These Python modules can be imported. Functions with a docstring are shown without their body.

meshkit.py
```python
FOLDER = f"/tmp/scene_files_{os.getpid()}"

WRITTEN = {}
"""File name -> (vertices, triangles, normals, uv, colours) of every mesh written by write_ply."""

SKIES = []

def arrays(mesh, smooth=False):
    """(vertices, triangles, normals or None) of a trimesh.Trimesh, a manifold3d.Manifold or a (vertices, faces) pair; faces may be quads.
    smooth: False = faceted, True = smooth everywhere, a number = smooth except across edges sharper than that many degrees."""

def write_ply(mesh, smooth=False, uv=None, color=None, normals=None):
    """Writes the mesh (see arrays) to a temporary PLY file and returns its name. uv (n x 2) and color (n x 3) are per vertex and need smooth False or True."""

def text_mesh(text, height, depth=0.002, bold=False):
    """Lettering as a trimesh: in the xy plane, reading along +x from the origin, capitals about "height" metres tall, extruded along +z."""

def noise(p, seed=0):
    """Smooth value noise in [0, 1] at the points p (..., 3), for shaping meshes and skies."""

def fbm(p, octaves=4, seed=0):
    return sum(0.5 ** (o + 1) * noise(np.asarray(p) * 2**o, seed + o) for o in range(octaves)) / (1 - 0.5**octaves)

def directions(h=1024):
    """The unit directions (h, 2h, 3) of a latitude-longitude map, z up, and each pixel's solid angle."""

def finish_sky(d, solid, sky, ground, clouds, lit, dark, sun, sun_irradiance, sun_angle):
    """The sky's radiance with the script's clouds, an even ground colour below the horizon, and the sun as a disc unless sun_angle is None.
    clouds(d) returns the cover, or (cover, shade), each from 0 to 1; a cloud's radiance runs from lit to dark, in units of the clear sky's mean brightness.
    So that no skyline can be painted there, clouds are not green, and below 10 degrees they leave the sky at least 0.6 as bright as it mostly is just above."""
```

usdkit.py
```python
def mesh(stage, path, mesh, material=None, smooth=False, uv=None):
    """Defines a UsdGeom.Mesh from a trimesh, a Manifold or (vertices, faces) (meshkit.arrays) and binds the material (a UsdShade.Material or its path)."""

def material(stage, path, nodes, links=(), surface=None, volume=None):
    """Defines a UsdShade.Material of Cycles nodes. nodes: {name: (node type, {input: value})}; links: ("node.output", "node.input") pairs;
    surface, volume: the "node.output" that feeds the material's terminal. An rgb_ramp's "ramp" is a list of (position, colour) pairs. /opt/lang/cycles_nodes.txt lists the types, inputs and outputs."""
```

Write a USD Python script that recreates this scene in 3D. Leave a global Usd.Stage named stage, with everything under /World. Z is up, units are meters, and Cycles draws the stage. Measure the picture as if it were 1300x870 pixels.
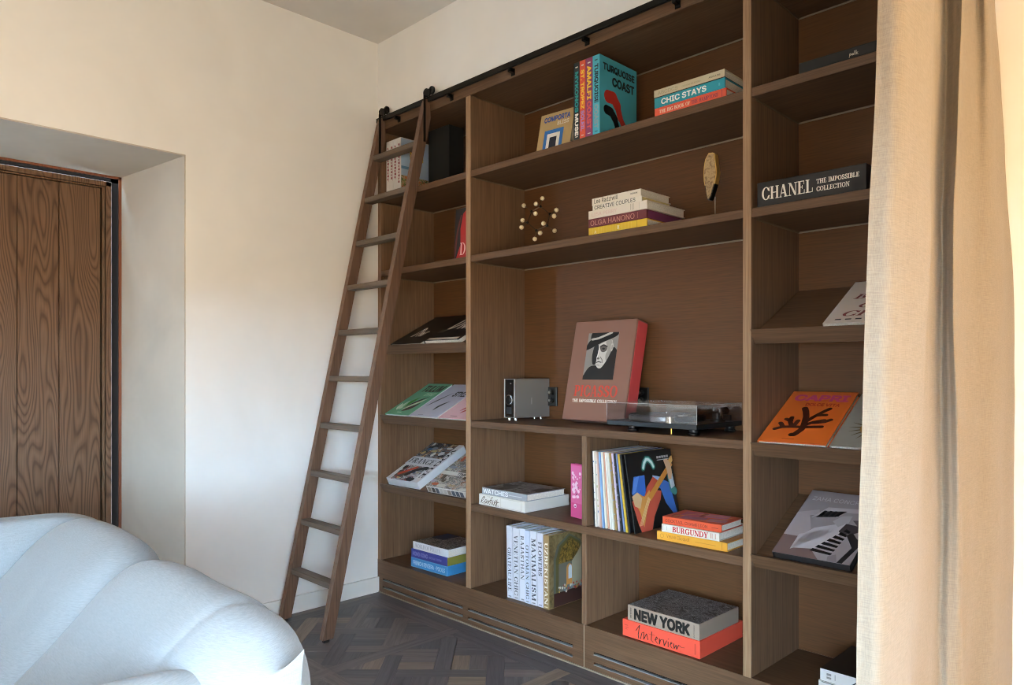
import math, random
import numpy as np, trimesh, usdkit, meshkit
from shapely.geometry import Polygon, box as sbox, LineString, Point, MultiPolygon
from shapely import affinity, unary_union
from pxr import Usd, UsdGeom, UsdLux, UsdShade, Gf, Sdf

stage = Usd.Stage.CreateInMemory()
UsdGeom.SetStageUpAxis(stage, 'Z'); UsdGeom.SetStageMetersPerUnit(stage, 1.0)
UsdGeom.Xform.Define(stage, '/World'); UsdGeom.Scope.Define(stage, '/World/Looks')
PI = math.pi
# ------------------------------------------------------------------ camera
YAW = 45.1908
cam = UsdGeom.Camera.Define(stage, '/World/camera')
cam.CreateHorizontalApertureAttr(36.0); cam.CreateFocalLengthAttr(923.214 * 36 / 1300)
cam.CreateVerticalApertureAttr(36 * 870 / 1300)
cam.CreateVerticalApertureOffsetAttr((471.172 - 435) * 36 / 1300)
cam.CreateClippingRangeAttr(Gf.Vec2f(0.05, 300))
cam.AddTranslateOp().Set(Gf.Vec3d(3.32624, -2.27412, 1.2))
cam.AddRotateXYZOp().Set(Gf.Vec3f(90, 0, YAW))
cam.CreateExposureAttr(0.0)
EXPO = 0.11
# ------------------------------------------------------------------ sky, sun
sun = UsdLux.DistantLight.Define(stage, '/World/sun')
sun.CreateIntensityAttr(1.5); sun.CreateAngleAttr(0.53); sun.CreateNormalizeAttr(True); sun.CreateColorAttr(Gf.Vec3f(1.0, 0.86, 0.73))
sun.AddRotateXYZOp().Set(Gf.Vec3f(0, -40, 12))      # shines from behind the house (from -x) onto the garden
sky = UsdLux.DomeLight.Define(stage, '/World/sky')
sky.CreateIntensityAttr(11.6); sky.CreateColorAttr(Gf.Vec3f(0.55, 0.78, 1.0))
cam.GetExposureAttr().Set(EXPO)

# ------------------------------------------------------------------ helpers
def lin(c):
    if isinstance(c, str):
        c = [int(c[i:i + 2], 16) / 255 for i in (1, 3, 5)]
        c = [x / 12.92 if x <= .04045 else ((x + .055) / 1.055) ** 2.4 for x in c]
    return tuple(float(x) for x in c)
LOOKS = {}
def plain(c, rough=.55, metal=0., spec=.5):
    """one plain printed, painted or metal surface of the colour c"""
    key = (c, rough, metal, spec)
    if key not in LOOKS:
        LOOKS[key] = usdkit.material(stage, f'/World/Looks/plain_{len(LOOKS)}', {'p': ('principled_bsdf', {'base_color': lin(c), 'roughness': rough, 'metallic': metal, 'specular_ior_level': spec})}, [], 'p.BSDF')
    return LOOKS[key]
def look(name, nodes, links, out='p.BSDF'):
    return usdkit.material(stage, '/World/Looks/' + name, nodes, links, out)
def wood(name, dark, mid, light, axis, rough=.5, fine=1., figure=.35):
    """stained oak, its grain along the axis"""
    sc = [110., 110., 110.]; sc[axis] = 2.6
    sf = [420., 420., 420.]; sf[axis] = 12.
    sw = [5., 5., 5.]; sw[axis] = .55
    d, m, l = lin(dark), lin(mid), lin(light)
    return look(name, {
        'tc': ('texture_coordinate', {}),
        'm1': ('mapping', {'scale': sc}), 'm2': ('mapping', {'scale': sf}), 'm3': ('mapping', {'scale': sw}),
        'n1': ('noise_texture', {'scale': 1., 'detail': 4., 'roughness': .55, 'distortion': .3 if name != 'door_oak' else 1.6}),
        'n2': ('noise_texture', {'scale': 1., 'detail': 2.}),
        'n3': ('noise_texture', {'scale': 1., 'detail': 2., 'distortion': .6}),
        'r1': ('rgb_ramp', {'ramp': [(.25, d), (.5, m), (.78, l)]}),
        'r2': ('rgb_ramp', {'ramp': [(.3, (.62, .62, .62)), (.55, (1., 1., 1.))]}),
        'r3': ('rgb_ramp', {'ramp': [(.3, (.8, .78, .76)), (.7, (1.12, 1.1, 1.08))]}),
        'x1': ('mix', {'mix_type': 'multiply', 'fac': .6 * fine}), 'x2': ('mix', {'mix_type': 'multiply', 'fac': figure * 2}),
        'b': ('bump', {'strength': .18, 'distance': .0012}),
        'p': ('principled_bsdf', {'roughness': rough, 'specular_ior_level': .35})},
        [('tc.object', 'm1.vector'), ('tc.object', 'm2.vector'), ('tc.object', 'm3.vector'), ('m1.vector', 'n1.vector'), ('m2.vector', 'n2.vector'), ('m3.vector', 'n3.vector'),
         ('n1.fac', 'r1.fac'), ('n2.fac', 'r2.fac'), ('n3.fac', 'r3.fac'), ('r1.color', 'x1.color1'), ('r2.color', 'x1.color2'), ('x1.color', 'x2.color1'), ('r3.color', 'x2.color2'),
         ('x2.color', 'p.base_color'), ('n2.fac', 'b.height'), ('b.normal', 'p.normal')])
def plaster(name, c, amount=.06):
    a = lin(c)
    return look(name, {
        'tc': ('texture_coordinate', {}), 'n': ('noise_texture', {'scale': 2.3, 'detail': 5., 'roughness': .55, 'distortion': .4}), 'n2': ('noise_texture', {'scale': 40., 'detail': 3.}),
        'r': ('rgb_ramp', {'ramp': [(.3, tuple(x * (1 - amount) for x in a)), (.7, tuple(min(1, x * (1 + amount)) for x in a))]}),
        'b': ('bump', {'strength': .12, 'distance': .002}), 'p': ('principled_bsdf', {'roughness': .85, 'specular_ior_level': .2})},
        [('tc.object', 'n.vector'), ('tc.object', 'n2.vector'), ('n.fac', 'r.fac'), ('r.color', 'p.base_color'), ('n2.fac', 'b.height'), ('b.normal', 'p.normal')])
def linen(name, c, scale, transl=0., contrast=.16):
    a = lin(c)
    lo, hi = tuple(x * (1 - contrast) for x in a), tuple(min(1, x * (1 + contrast * .6)) for x in a)
    nodes = {'tc': ('texture_coordinate', {}), 'm1': ('mapping', {'scale': (scale, scale, scale * .05)}), 'm2': ('mapping', {'scale': (scale * .05, scale * .05, scale)}),
             'n1': ('noise_texture', {'scale': 1., 'detail': 2.}), 'n2': ('noise_texture', {'scale': 1., 'detail': 2.}), 'a': ('math', {'math_type': 'add'}), 'h': ('math', {'math_type': 'multiply', 'value2': .5}),
             'r': ('rgb_ramp', {'ramp': [(.38, lo), (.62, hi)]}), 'b': ('bump', {'strength': .35, 'distance': .001}),
             'p': ('principled_bsdf', {'roughness': .95, 'specular_ior_level': .1, 'sheen_weight': .15})}
    links = [('tc.object', 'm1.vector'), ('tc.object', 'm2.vector'), ('m1.vector', 'n1.vector'), ('m2.vector', 'n2.vector'), ('n1.fac', 'a.value1'), ('n2.fac', 'a.value2'), ('a.value', 'h.value1'),
             ('h.value', 'r.fac'), ('r.color', 'p.base_color'), ('h.value', 'b.height'), ('b.normal', 'p.normal')]
    if transl:
        nodes['t'] = ('translucent_bsdf', {}); nodes['mx'] = ('mix_closure', {'fac': transl})
        links += [('r.color', 't.color'), ('p.BSDF', 'mx.closure1'), ('t.BSDF', 'mx.closure2')]
        return look(name, nodes, links, 'mx.closure')
    return look(name, nodes, links)

USED = {}
def free(parent, name):
    k = USED.setdefault((parent, name), 0); USED[(parent, name)] += 1
    return f'{parent}/{name}' + (f'_{k:03d}' if k else '')
def obj(name, mesh, mat, parent='/World', label=None, smooth=False, kind=None):
    path = free(str(parent), name)
    m = usdkit.mesh(stage, path, mesh, mat, smooth=smooth)
    p = m.GetPrim()
    if label: p.SetCustomDataByKey('label', label)
    if kind: p.SetCustomDataByKey('kind', kind)
    return p
def tag(p, label, cat, group=None):
    p.SetCustomDataByKey('label', label); p.SetCustomDataByKey('category', cat)
    if group: p.SetCustomDataByKey('group', group)
    return p
def struct(name, mesh, mat, label, smooth=False):
    p = obj(name, mesh, mat, smooth=smooth); p.SetCustomDataByKey('kind', 'structure'); p.SetCustomDataByKey('label', label); return p
class Thing:
    """an Xform directly under /World; its parts are added in its own coordinates"""
    def __init__(self, name, label, cat, o=(0, 0, 0), ax=None, group=None, kind=None):
        self.path = free('/World', name); x = UsdGeom.Xform.Define(stage, self.path)
        ex, ey, ez = ax if ax is not None else np.eye(3)
        m = Gf.Matrix4d(*[float(v) for v in (*ex, 0, *ey, 0, *ez, 0, *o, 1)])
        x.AddTransformOp().Set(m); self.prim = x.GetPrim()
        if label: self.prim.SetCustomDataByKey('label', label)
        if cat: self.prim.SetCustomDataByKey('category', cat)
        if group: self.prim.SetCustomDataByKey('group', group)
        if kind: self.prim.SetCustomDataByKey('kind', kind)
    def part(self, name, mesh, mat, label=None, smooth=False, under=None, kind=None):
        return obj(name, mesh, mat, under.GetPath() if under else self.path, label, smooth, kind)

cat = trimesh.util.concatenate
def bx(x0, x1, y0, y1, z0, z1):
    m = trimesh.creation.box((abs(x1 - x0), abs(y1 - y0), abs(z1 - z0))); m.apply_translation(((x0 + x1) / 2, (y0 + y1) / 2, (z0 + z1) / 2)); return m
def bev(x0, x1, y0, y1, z0, z1, r=.0015):
    """a box with chamfered edges (hull of three shrunken boxes)"""
    p = []
    for i in range(3):
        for c in np.ndindex(2, 2, 2):
            q = [(x0, x1)[c[0]], (y0, y1)[c[1]], (z0, z1)[c[2]]]
            for k in range(3):
                if k != i: q[k] += r if c[k] == 0 else -r
            p.append(q)
    return trimesh.convex.convex_hull(np.array(p))
def extr(poly, h):
    g = [x for x in getattr(poly, 'geoms', [poly]) if x.area > 1e-9]
    return cat([trimesh.creation.extrude_polygon(x, h, engine='earcut') for x in g])
def prism(pts_yz, x0, x1):
    """a (y, z) outline extruded along x"""
    m = extr(Polygon(pts_yz), x1 - x0)
    v = m.vertices.copy(); m.vertices = np.stack([v[:, 2] + x0, v[:, 0], v[:, 1]], 1); return m
def tube(a, b, r, n=10, r2=None):
    a, b = np.array(a, float), np.array(b, float); d = b - a; L = np.linalg.norm(d)
    prof = np.array([[0, 0], [r, 0], [r if r2 is None else r2, L], [0, L]])
    m = trimesh.creation.revolve(prof, sections=n); m.apply_transform(trimesh.geometry.align_vectors([0, 0, 1], d / L)); m.apply_translation(a); return m
def lathe(prof, n=32, axis=None, at=(0, 0, 0)):
    m = trimesh.creation.revolve(np.array(prof, float), sections=n)
    if axis is not None: m.apply_transform(trimesh.geometry.align_vectors([0, 0, 1], axis))
    m.apply_translation(at); return m
def ball(c, r, n=2):
    m = trimesh.creation.icosphere(n, r); m.apply_translation(c); return m
def axes(rz, lean=0., roll=0.):
    c, s = math.cos(rz), math.sin(rz); ex, ey, ez = np.array([c, s, 0]), np.array([-s, c, 0]), np.array([0, 0, 1.])
    cl, sl = math.cos(lean), math.sin(lean); ez2 = ez * cl + ey * sl; ey2 = ey * cl - ez * sl
    cr, sr = math.cos(roll), math.sin(roll); return ex * cr - ez2 * sr, ey2, ez2 * cr + ex * sr

# ------------------------------------------------------------------ materials
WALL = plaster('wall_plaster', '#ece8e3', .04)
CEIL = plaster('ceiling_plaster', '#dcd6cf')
REVEAL_SHADE = plaster('shaded_reveal_plaster', '#c2b7a9', .09)  # darker than the wall: shade of the recess put into the plaster colour
PAINT = plain('#e4e0da', .5)
OAKV = wood('bookcase_oak_upright', '#6b513e', '#7e6149', '#8b6d53', 2, figure=.3)
OAKH = wood('bookcase_oak_level', '#573f2c', '#674c36', '#73563f', 0, figure=.3)
BACK = wood('bookcase_back_oak', '#604225', '#684427', '#704a2a', 0, figure=.2)  # back and level oak toned darker than the uprights, standing in for shade
OAK_LIT = wood('lit_edge_oak', '#8a6a4d', '#a17f60', '#b08e6e', 2, figure=.2)  # lighter oak paints the light that the divider fronts catch
OAKL = wood('ladder_oak', '#5a4537', '#705646', '#7f6350', 2, fine=1.)
OAKR = wood('rung_oak', '#53453a', '#64564a', '#746456', 0)
_d = [lin(c) for c in ('#553c29', '#694c36', '#765942')]
DOORW = look('door_oak', {'tc': ('texture_coordinate', {}), 'm1': ('mapping', {'scale': (1., 5.5, .8)}), 'm2': ('mapping', {'scale': (300., 300., 7.)}), 'n1': ('noise_texture', {'scale': 1., 'detail': 2., 'roughness': .3}), 'n2': ('noise_texture', {'scale': 1., 'detail': 2.}),
    'k': ('math', {'math_type': 'multiply', 'value2': 330.}), 's': ('math', {'math_type': 'sine'}), 'h': ('math', {'math_type': 'multiply_add', 'value2': .5, 'value3': .5}),
    'r1': ('rgb_ramp', {'ramp': [(.0, _d[0]), (.22, _d[1]), (1., _d[2])]}), 'r2': ('rgb_ramp', {'ramp': [(.3, (.62, .62, .62)), (.55, (1., 1., 1.))]}), 'x': ('mix', {'mix_type': 'multiply', 'fac': .6}),
    'b': ('bump', {'strength': .2, 'distance': .0012}), 'p': ('principled_bsdf', {'roughness': .5, 'specular_ior_level': .35})},
    [('tc.object', 'm1.vector'), ('tc.object', 'm2.vector'), ('m1.vector', 'n1.vector'), ('m2.vector', 'n2.vector'), ('n1.fac', 'k.value1'), ('k.value', 's.value1'), ('s.value', 'h.value1'), ('h.value', 'r1.fac'), ('n2.fac', 'r2.fac'), ('r1.color', 'x.color1'), ('r2.color', 'x.color2'), ('x.color', 'p.base_color'), ('h.value', 'b.height'), ('b.normal', 'p.normal')])
BLACKM = plain('#15130f', .42, .6)
TRIM = plain('#8a7d6c', .45)

# ------------------------------------------------------------------ the room
CZ = 2.982
SOIL = plain('#a88662', .9); STONE = plaster('sunny_render', '#d2b695')
# left wall with the splayed door recess: opening y -1.02 .. -2.42 at the face, to z 2.165
def hexa(p):   # hull of points
    return trimesh.convex.convex_hull(np.array(p, float))
YR, YF, ZR, XD = -1.02, -1.101, 2.165, -.60
wl = [hexa([(0, YR, 0), (XD, YF, 0), (XD, .6, 0), (0, .6, 0), (0, YR, CZ), (XD, YF, CZ), (XD, .6, CZ), (0, .6, CZ)]),
      hexa([(0, YR, ZR), (XD, YF, ZR), (0, YR, CZ), (XD, YF, CZ), (0, -2.55, ZR), (XD, -2.47, ZR), (0, -2.55, CZ), (XD, -2.47, CZ)]),
      hexa([(0, -2.55, 0), (XD, -2.47, 0), (XD, -8.0, 0), (0, -8.0, 0), (0, -2.55, CZ), (XD, -2.47, CZ), (XD, -8.0, CZ), (0, -8.0, CZ)])]
struct('wall_left', cat(wl), WALL, 'smooth plastered wall with the deep door recess')
struct('shaded_skin_1', cat([hexa([(-.002, YR - .0005, .0), (XD, YF - .0005, 0), (-.002, YR - .006, 0), (XD, YF - .006, 0), (-.002, YR - .0005, ZR), (XD, YF - .0005, ZR), (-.002, YR - .006, ZR), (XD, YF - .006, ZR)]),
      hexa([(-.002, YR - .004, ZR - .006), (XD, YF - .004, ZR - .006), (-.002, -2.55, ZR - .006), (XD, -2.47, ZR - .006), (-.002, YR - .004, ZR), (XD, YF - .004, ZR), (-.002, -2.55, ZR), (XD, -2.47, ZR)])]), REVEAL_SHADE, 'mottled plaster skin of the door recess, coloured darker for its shade')
struct('wall_back', cat([bx(-.6, 3.4, 0, .6, 2.562, CZ), bx(-.6, 3.4, .42, .6, 0, 2.562), bx(2.9, 3.4, 0, .42, 0, 2.562)]), WALL, 'pale plastered wall above and behind the bookcase')
struct('wall_right', cat([bx(2.9, 3.4, -.33, 0, 0, CZ), bx(2.9, 3.4, -5.2, -.33, 2.12, CZ), bx(2.9, 3.4, -8.0, -5.2, 0, CZ)]), WALL, 'pale plastered jamb of the garden opening right of the curtain')
struct('wall_near', bx(-.6, 3.4, -8.2, -8.0, 0, CZ), WALL, 'plastered wall behind the sofa side of the room')
struct('ceiling', bx(-.8, 3.5, -8.2, .6, CZ, CZ + .2), CEIL, 'plain plastered ceiling')
struct('baseboard_left', cat([prism([(-.0, 0), (.012, 0)][:0] or [(YR, 0), (0., 0), (0., .081), (YR, .081)], 0, .014)]), PAINT, 'low painted skirting board on the plastered wall')
# outside, unseen: blinds added to shape the daylight, then terrace and garden wall
BLIND = look('blind_fabric', {'d': ('diffuse_bsdf', {'color': (.55, .36, .2)}), 't': ('translucent_bsdf', {'color': (.66, .38, .19)}), 'm': ('mix_closure', {'fac': .6})}, [('d.BSDF', 'm.closure1'), ('t.BSDF', 'm.closure2')], 'm.closure')
struct('added_blind_1', bx(3.412, 3.4135, -5.25, -1.86, 1.52, 2.2), BLIND, 'unseen half-lowered sand-coloured fabric blind, added to warm the upper daylight')
SCREEN = look('screen_fabric', {'d': ('diffuse_bsdf', {'color': (.6, .52, .4)}), 't': ('translucent_bsdf', {'color': (.60, .44, .30)}), 'm': ('mix_closure', {'fac': .7})}, [('d.BSDF', 'm.closure1'), ('t.BSDF', 'm.closure2')], 'm.closure')
struct('added_blind_2', bx(3.412, 3.4135, -1.85, -.28, .03, 2.2), SCREEN, 'unseen fully lowered cream fabric blind, added to cut the light on the curtain')
struct('terrace', bx(3.4, 40, -25, 22, -.2, -.02), SOIL, 'sunlit terrace outside')
struct('garden_wall', bx(14, 14.4, -25, 22, 0, 1.15), STONE, 'sunlit garden wall outside')

# ------------------------------------------------------------------ bookcase
S1, S2, S3, S4, SB = 2.1435, 1.7443, .9663, .5742, .1765
DEP = .364
X0, XL, XD1, XM0, XM1, XD2, XR0, XR, XE = .0, .030, .731, 1.436, 1.460, 2.140, 2.170, 2.870, 2.900
XC0, XC1 = .763, 2.140          # centre bay
bc = Thing('bookcase', 'tall dark-stained oak built-in bookcase filling the wall niche', 'bookcase')
bc.part('side_panel', bev(X0, XL, 0, DEP + .02, 0, 2.497), OAKV)
bc.part('side_panel', bev(XR, XE, 0, DEP + .02, 0, 2.497), OAKV)
bc.part('divider', bev(XD1, XC0, -.001, DEP, SB, 2.498), OAKV)
bc.part('divider', bev(XD2, XR0, -.001, DEP, SB, 2.498), OAKV)
for x0, x1 in ((XD1, XC0), (XD2, XR0)):
    bc.part('lit_edge', bev(x0 + .0005, x1 - .0005, -.004, -.0005, SB, 2.497, .0008), OAK_LIT)  # thin strip that carries the painted light of the front edge
bc.part('short_divider', bev(XM0, XM1, .001, DEP, SB, S4 - .0324), OAKV)
bc.part('short_divider', bev(XM0, XM1, .001, DEP, S4, S3 - .0307), OAKV)
for a, b in ((XL, XD1), (XC0, XC1), (XR0, XR)):
    bc.part('back_panel', bx(a - .004, b + .004, DEP, DEP + .018, SB, 2.53), BACK)
bc.part('top_panel', bx(X0, XE, .012, DEP, 2.498, 2.53), OAKH)
bc.part('fascia', bev(X0, XE, -.004, .02, 2.498, 2.561), OAKH)
bc.part('base_shelf', bev(X0 + .002, XE - .002, .012, DEP, SB - .03, SB), OAKH)
def slab(a, b, zt, t=.031): bc.part('shelf', bev(a, b, 0, DEP, zt - t, zt), OAKH)
slab(XC0, XC1, S1, .0295); slab(XC0, XC1, S2); slab(XC0, XC1, S3); slab(XC0, XC1, S4, .0324)
TILT = .47
def sloped(a, b, zf):
    tt = math.tan(TILT); y1 = DEP - .002; z0 = zf - .024
    bc.part('display_shelf', prism([(-.012, zf), (.018, zf - .047), (.04, zf - .047), (y1, z0 + tt * y1 - .03), (y1, z0 + tt * (y1 - .006)), (.006, z0 + tt * .006), (.006, zf)], a + .001, b - .001), OAKH)
for a, b in ((XL, XD1), (XR0, XR)):
    slab(a, b, S1 + .001); slab(a, b, S2 - .002)
    for z in (1.338, .963, .591): sloped(a, b, z)
# pale strips painting the edge highlight where shelves meet the back and sides
for a, b, zs in ((XL, XD1, (2.498, S1 - .03, S2 - .033)), (XC0, XC1, (2.498, S1 - .0295, S2 - .031)), (XR0, XR, (2.498, S1 - .03, S2 - .033))):
    for z in zs:
        bc.part('edge_glint', bx(a, b, DEP - .004, DEP, z - .005, z), TRIM)
        bc.part('edge_glint', bx(a, a + .003, .03, DEP - .004, z - .005, z), plain('#6b5a47', .5))
# plinth with grille slots
def plinth(a, b, slots):
    P = sbox(a, 0, b, SB)
    for s0, s1 in slots:
        for z0, z1 in ((.0675, .0805), (.0275, .0395)):
            P = P.difference(LineString([(s0 + .0065, (z0 + z1) / 2), (s1 - .0065, (z0 + z1) / 2)]).buffer((z1 - z0) / 2, cap_style='square'))
    m = extr(P, .018); v = m.vertices.copy(); m.vertices = np.stack([v[:, 0], .018 - v[:, 2] - .0015, v[:, 1]], 1); m.invert() if m.volume < 0 else None
    bc.part('plinth_panel', m, OAKH)
    for s0, s1 in slots:
        for z in (.0675, .0275): bc.part('slot_trim', bx(s0, s1, -.002, .014, z, z + .0024), plain('#8d8e8c', .5))
plinth(0, 1.4475, [(.048, .706), (.744, 1.39)]); plinth(1.4515, 2.9, [(1.5, 2.13), (2.21, 2.86)])
bc.part('joint_strip', bx(1.4475, 1.4515, .0, .014, .002, SB - .001), plain('#b4a28a', .5))
bc.part('slot_shade', bx(.02, 2.88, .03, .05, .0, SB - .035), plain('#050505', .95))  # black sheet standing in for the dark void behind the slots
for x in (.719, 2.17): bc.part('slot_post', bx(x - .006, x + .006, .004, .02, .02, .09), plain('#b7a37f', .5))
bc.part('floor_strip', bx(0.014, 2.9, -.006, -.0005, 0, .006), TRIM)

# ------------------------------------------------------------------ door in the recess
dr = Thing('door_1', 'dark oak plank door deep in the plastered recess', None, kind='structure')
dr.part('lining', cat([bx(XD - .008, XD + .004, -1.1175, -1.095, 0, 2.166), bx(XD - .008, XD + .004, -2.48, -1.096, 2.149, 2.167)]), wood('lining_oak', '#6b3f2a', '#855039', '#945c42', 2))
dr.part('shaded_stop', cat([bx(XD - .14, XD - .028, -1.1465, -1.09, 0, 2.17), bx(XD - .14, XD - .028, -2.48, -1.09, 2.1325, 2.17)]), plain('#15100c', .9, 0., .2))  # recessed stop coloured near-black to paint the dark of the shadow gap
dr.part('rim', cat([bev(XD - .06, XD - .012, -1.172, -1.147, 0, 2.132), bev(XD - .06, XD - .012, -2.48, -1.147, 2.107, 2.132)]), DOORW)
dr.part('moulding', cat([bev(XD - .06, XD - .016, -1.1875, -1.1755, 0, 2.104), bev(XD - .06, XD - .016, -2.48, -1.1755, 2.0975, 2.1045)]), DOORW)
yy = [-1.193, -1.3702, -1.5374, -1.706, -1.873, -2.04, -2.21, -2.38]
for k in range(len(yy) - 1):
    dr.part('plank', bev(XD - .055, XD - .02 - .0012 * (k % 2), yy[k + 1] + .001, yy[k] - .001, .01, 2.095, .0025), DOORW)
dr.part('door_backing', bx(XD - .16, XD - .13, -2.55, -1.0, 0, 2.3), plain('#1c1511', .8))

# ------------------------------------------------------------------ parquet floor: square panels of woven oak
def floor_wood(name, mid, ang):
    m = lin(mid); d = tuple(x * .72 for x in m); l = tuple(x * 1.22 for x in m)
    return look(name, {'tc': ('texture_coordinate', {}), 'r0': ('mapping', {'rotation': (0, 0, -ang)}), 'm1': ('mapping', {'scale': (3, 60, 20)}), 'm2': ('mapping', {'scale': (14, 300, 20)}),
        'n1': ('noise_texture', {'scale': 1., 'detail': 4., 'distortion': .5}), 'n2': ('noise_texture', {'scale': 1., 'detail': 2.}),
        'r1': ('rgb_ramp', {'ramp': [(.28, d), (.5, m), (.75, l)]}), 'r2': ('rgb_ramp', {'ramp': [(.3, (.6, .6, .6)), (.55, (1, 1, 1))]}), 'x': ('mix', {'mix_type': 'multiply', 'fac': .5}),
        'b': ('bump', {'strength': .2, 'distance': .001}), 'p': ('principled_bsdf', {'roughness': .42, 'specular_ior_level': .4})},
        [('tc.object', 'r0.vector'), ('r0.vector', 'm1.vector'), ('r0.vector', 'm2.vector'), ('m1.vector', 'n1.vector'), ('m2.vector', 'n2.vector'), ('n1.fac', 'r1.fac'), ('n2.fac', 'r2.fac'), ('r1.color', 'x.color1'), ('r2.color', 'x.color2'), ('x.color', 'p.base_color'), ('n2.fac', 'b.height'), ('b.normal', 'p.normal')])
TONES = ['#645e5e', '#6d6563', '#5d585a', '#776d68', '#8a7a6b']
FW = {(k, a): floor_wood(f'parquet_{k}_{a}', TONES[k], a * PI / 4) for k in range(5) for a in range(4)}
fl = Thing('floor', 'dark woven oak parquet floor with a border strip', None, kind='structure')
fl.part('slab', bx(-.7, 3.4, -8.0, .6, -.2, -.014), plain('#4a3f38', .6))
rng = random.Random(4)
pieces = []
def piece(poly, a): 
    poly = poly.buffer(-.0006, join_style='mitre')
    for g in getattr(poly, 'geoms', [poly]):
        if g.area > 4e-4: pieces.append((g, a))
FX, FY, FP, FB, SW, SP = .055, -.075, .66, .068, .07, .215
def panel(x0, y1):
    x1, y0 = x0 + FP, y1 - FP
    piece(sbox(x0, y0, x0 + FB, y1), 2); piece(sbox(x1 - .002, y0, x1, y1), 2) if False else None
    piece(sbox(x0 + FB, y1 - FB, x1, y1), 0)
    inner = sbox(x0 + FB, y0, x1, y1 - FB); cx, cy = inner.centroid.x, inner.centroid.y
    def put(p0, p1, q0, q1, a):
        r = affinity.translate(affinity.rotate(sbox(p0, q0, p1, q1), 45, origin=(0, 0)), cx, cy).intersection(inner)
        if not r.is_empty and r.area > 4e-4: piece(r, a)
    w = SW / 2
    for j in range(-3, 4):
        for k in range(-3, 4):
            if (j + k) % 2 == 0: put((j - 1) * SP + w, (j + 1) * SP - w, k * SP - w, k * SP + w, 1)
            else: put(j * SP - w, j * SP + w, (k - 1) * SP + w, (k + 1) * SP - w, 3)
            a0, a1, b0, b1 = j * SP + w, (j + 1) * SP - w, k * SP + w, (k + 1) * SP - w
            am, bm = (a0 + a1) / 2, (b0 + b1) / 2
            if (j + k) % 2: put(a0, a1, b0, bm, 1); put(a0, a1, bm, b1, 1)
            else: put(a0, am, b0, b1, 3); put(am, a1, b0, b1, 3)
for i in range(5):
    for j in range(8): panel(FX + i * FP, FY - j * FP)
k = 0.
while k < 3.3: piece(sbox(k, FY, min(k + 1.1, 3.39), -.001), 0); k += 1.1
k = FY
while k > -5.2: piece(sbox(.014, max(k - .9, -5.29), FX, k), 2); k -= .9
near, rest = [], {}
order = sorted(pieces, key=lambda g: (g[0].centroid.x - .95) ** 2 + (g[0].centroid.y + .45) ** 2)
for n, (g, a) in enumerate(order):
    tone = rng.choice([0, 0, 1, 1, 2, 2, 3, 3, 4] if n % 7 else [4, 3, 1])
    g = g.intersection(sbox(.0, -5.29, 3.395, -.0))
    if g.is_empty: continue
    m = extr(g, .012 + rng.uniform(0, .0004)); m.apply_translation((0, 0, -.0123))
    if n < 290: fl.part('parquet_block', m, FW[tone, a])
    else: rest.setdefault((tone % 3, a), []).append(m)
for (t, a), ms in rest.items(): fl.part('parquet_field', cat(ms), FW[t, a], kind='stuff')

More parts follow.
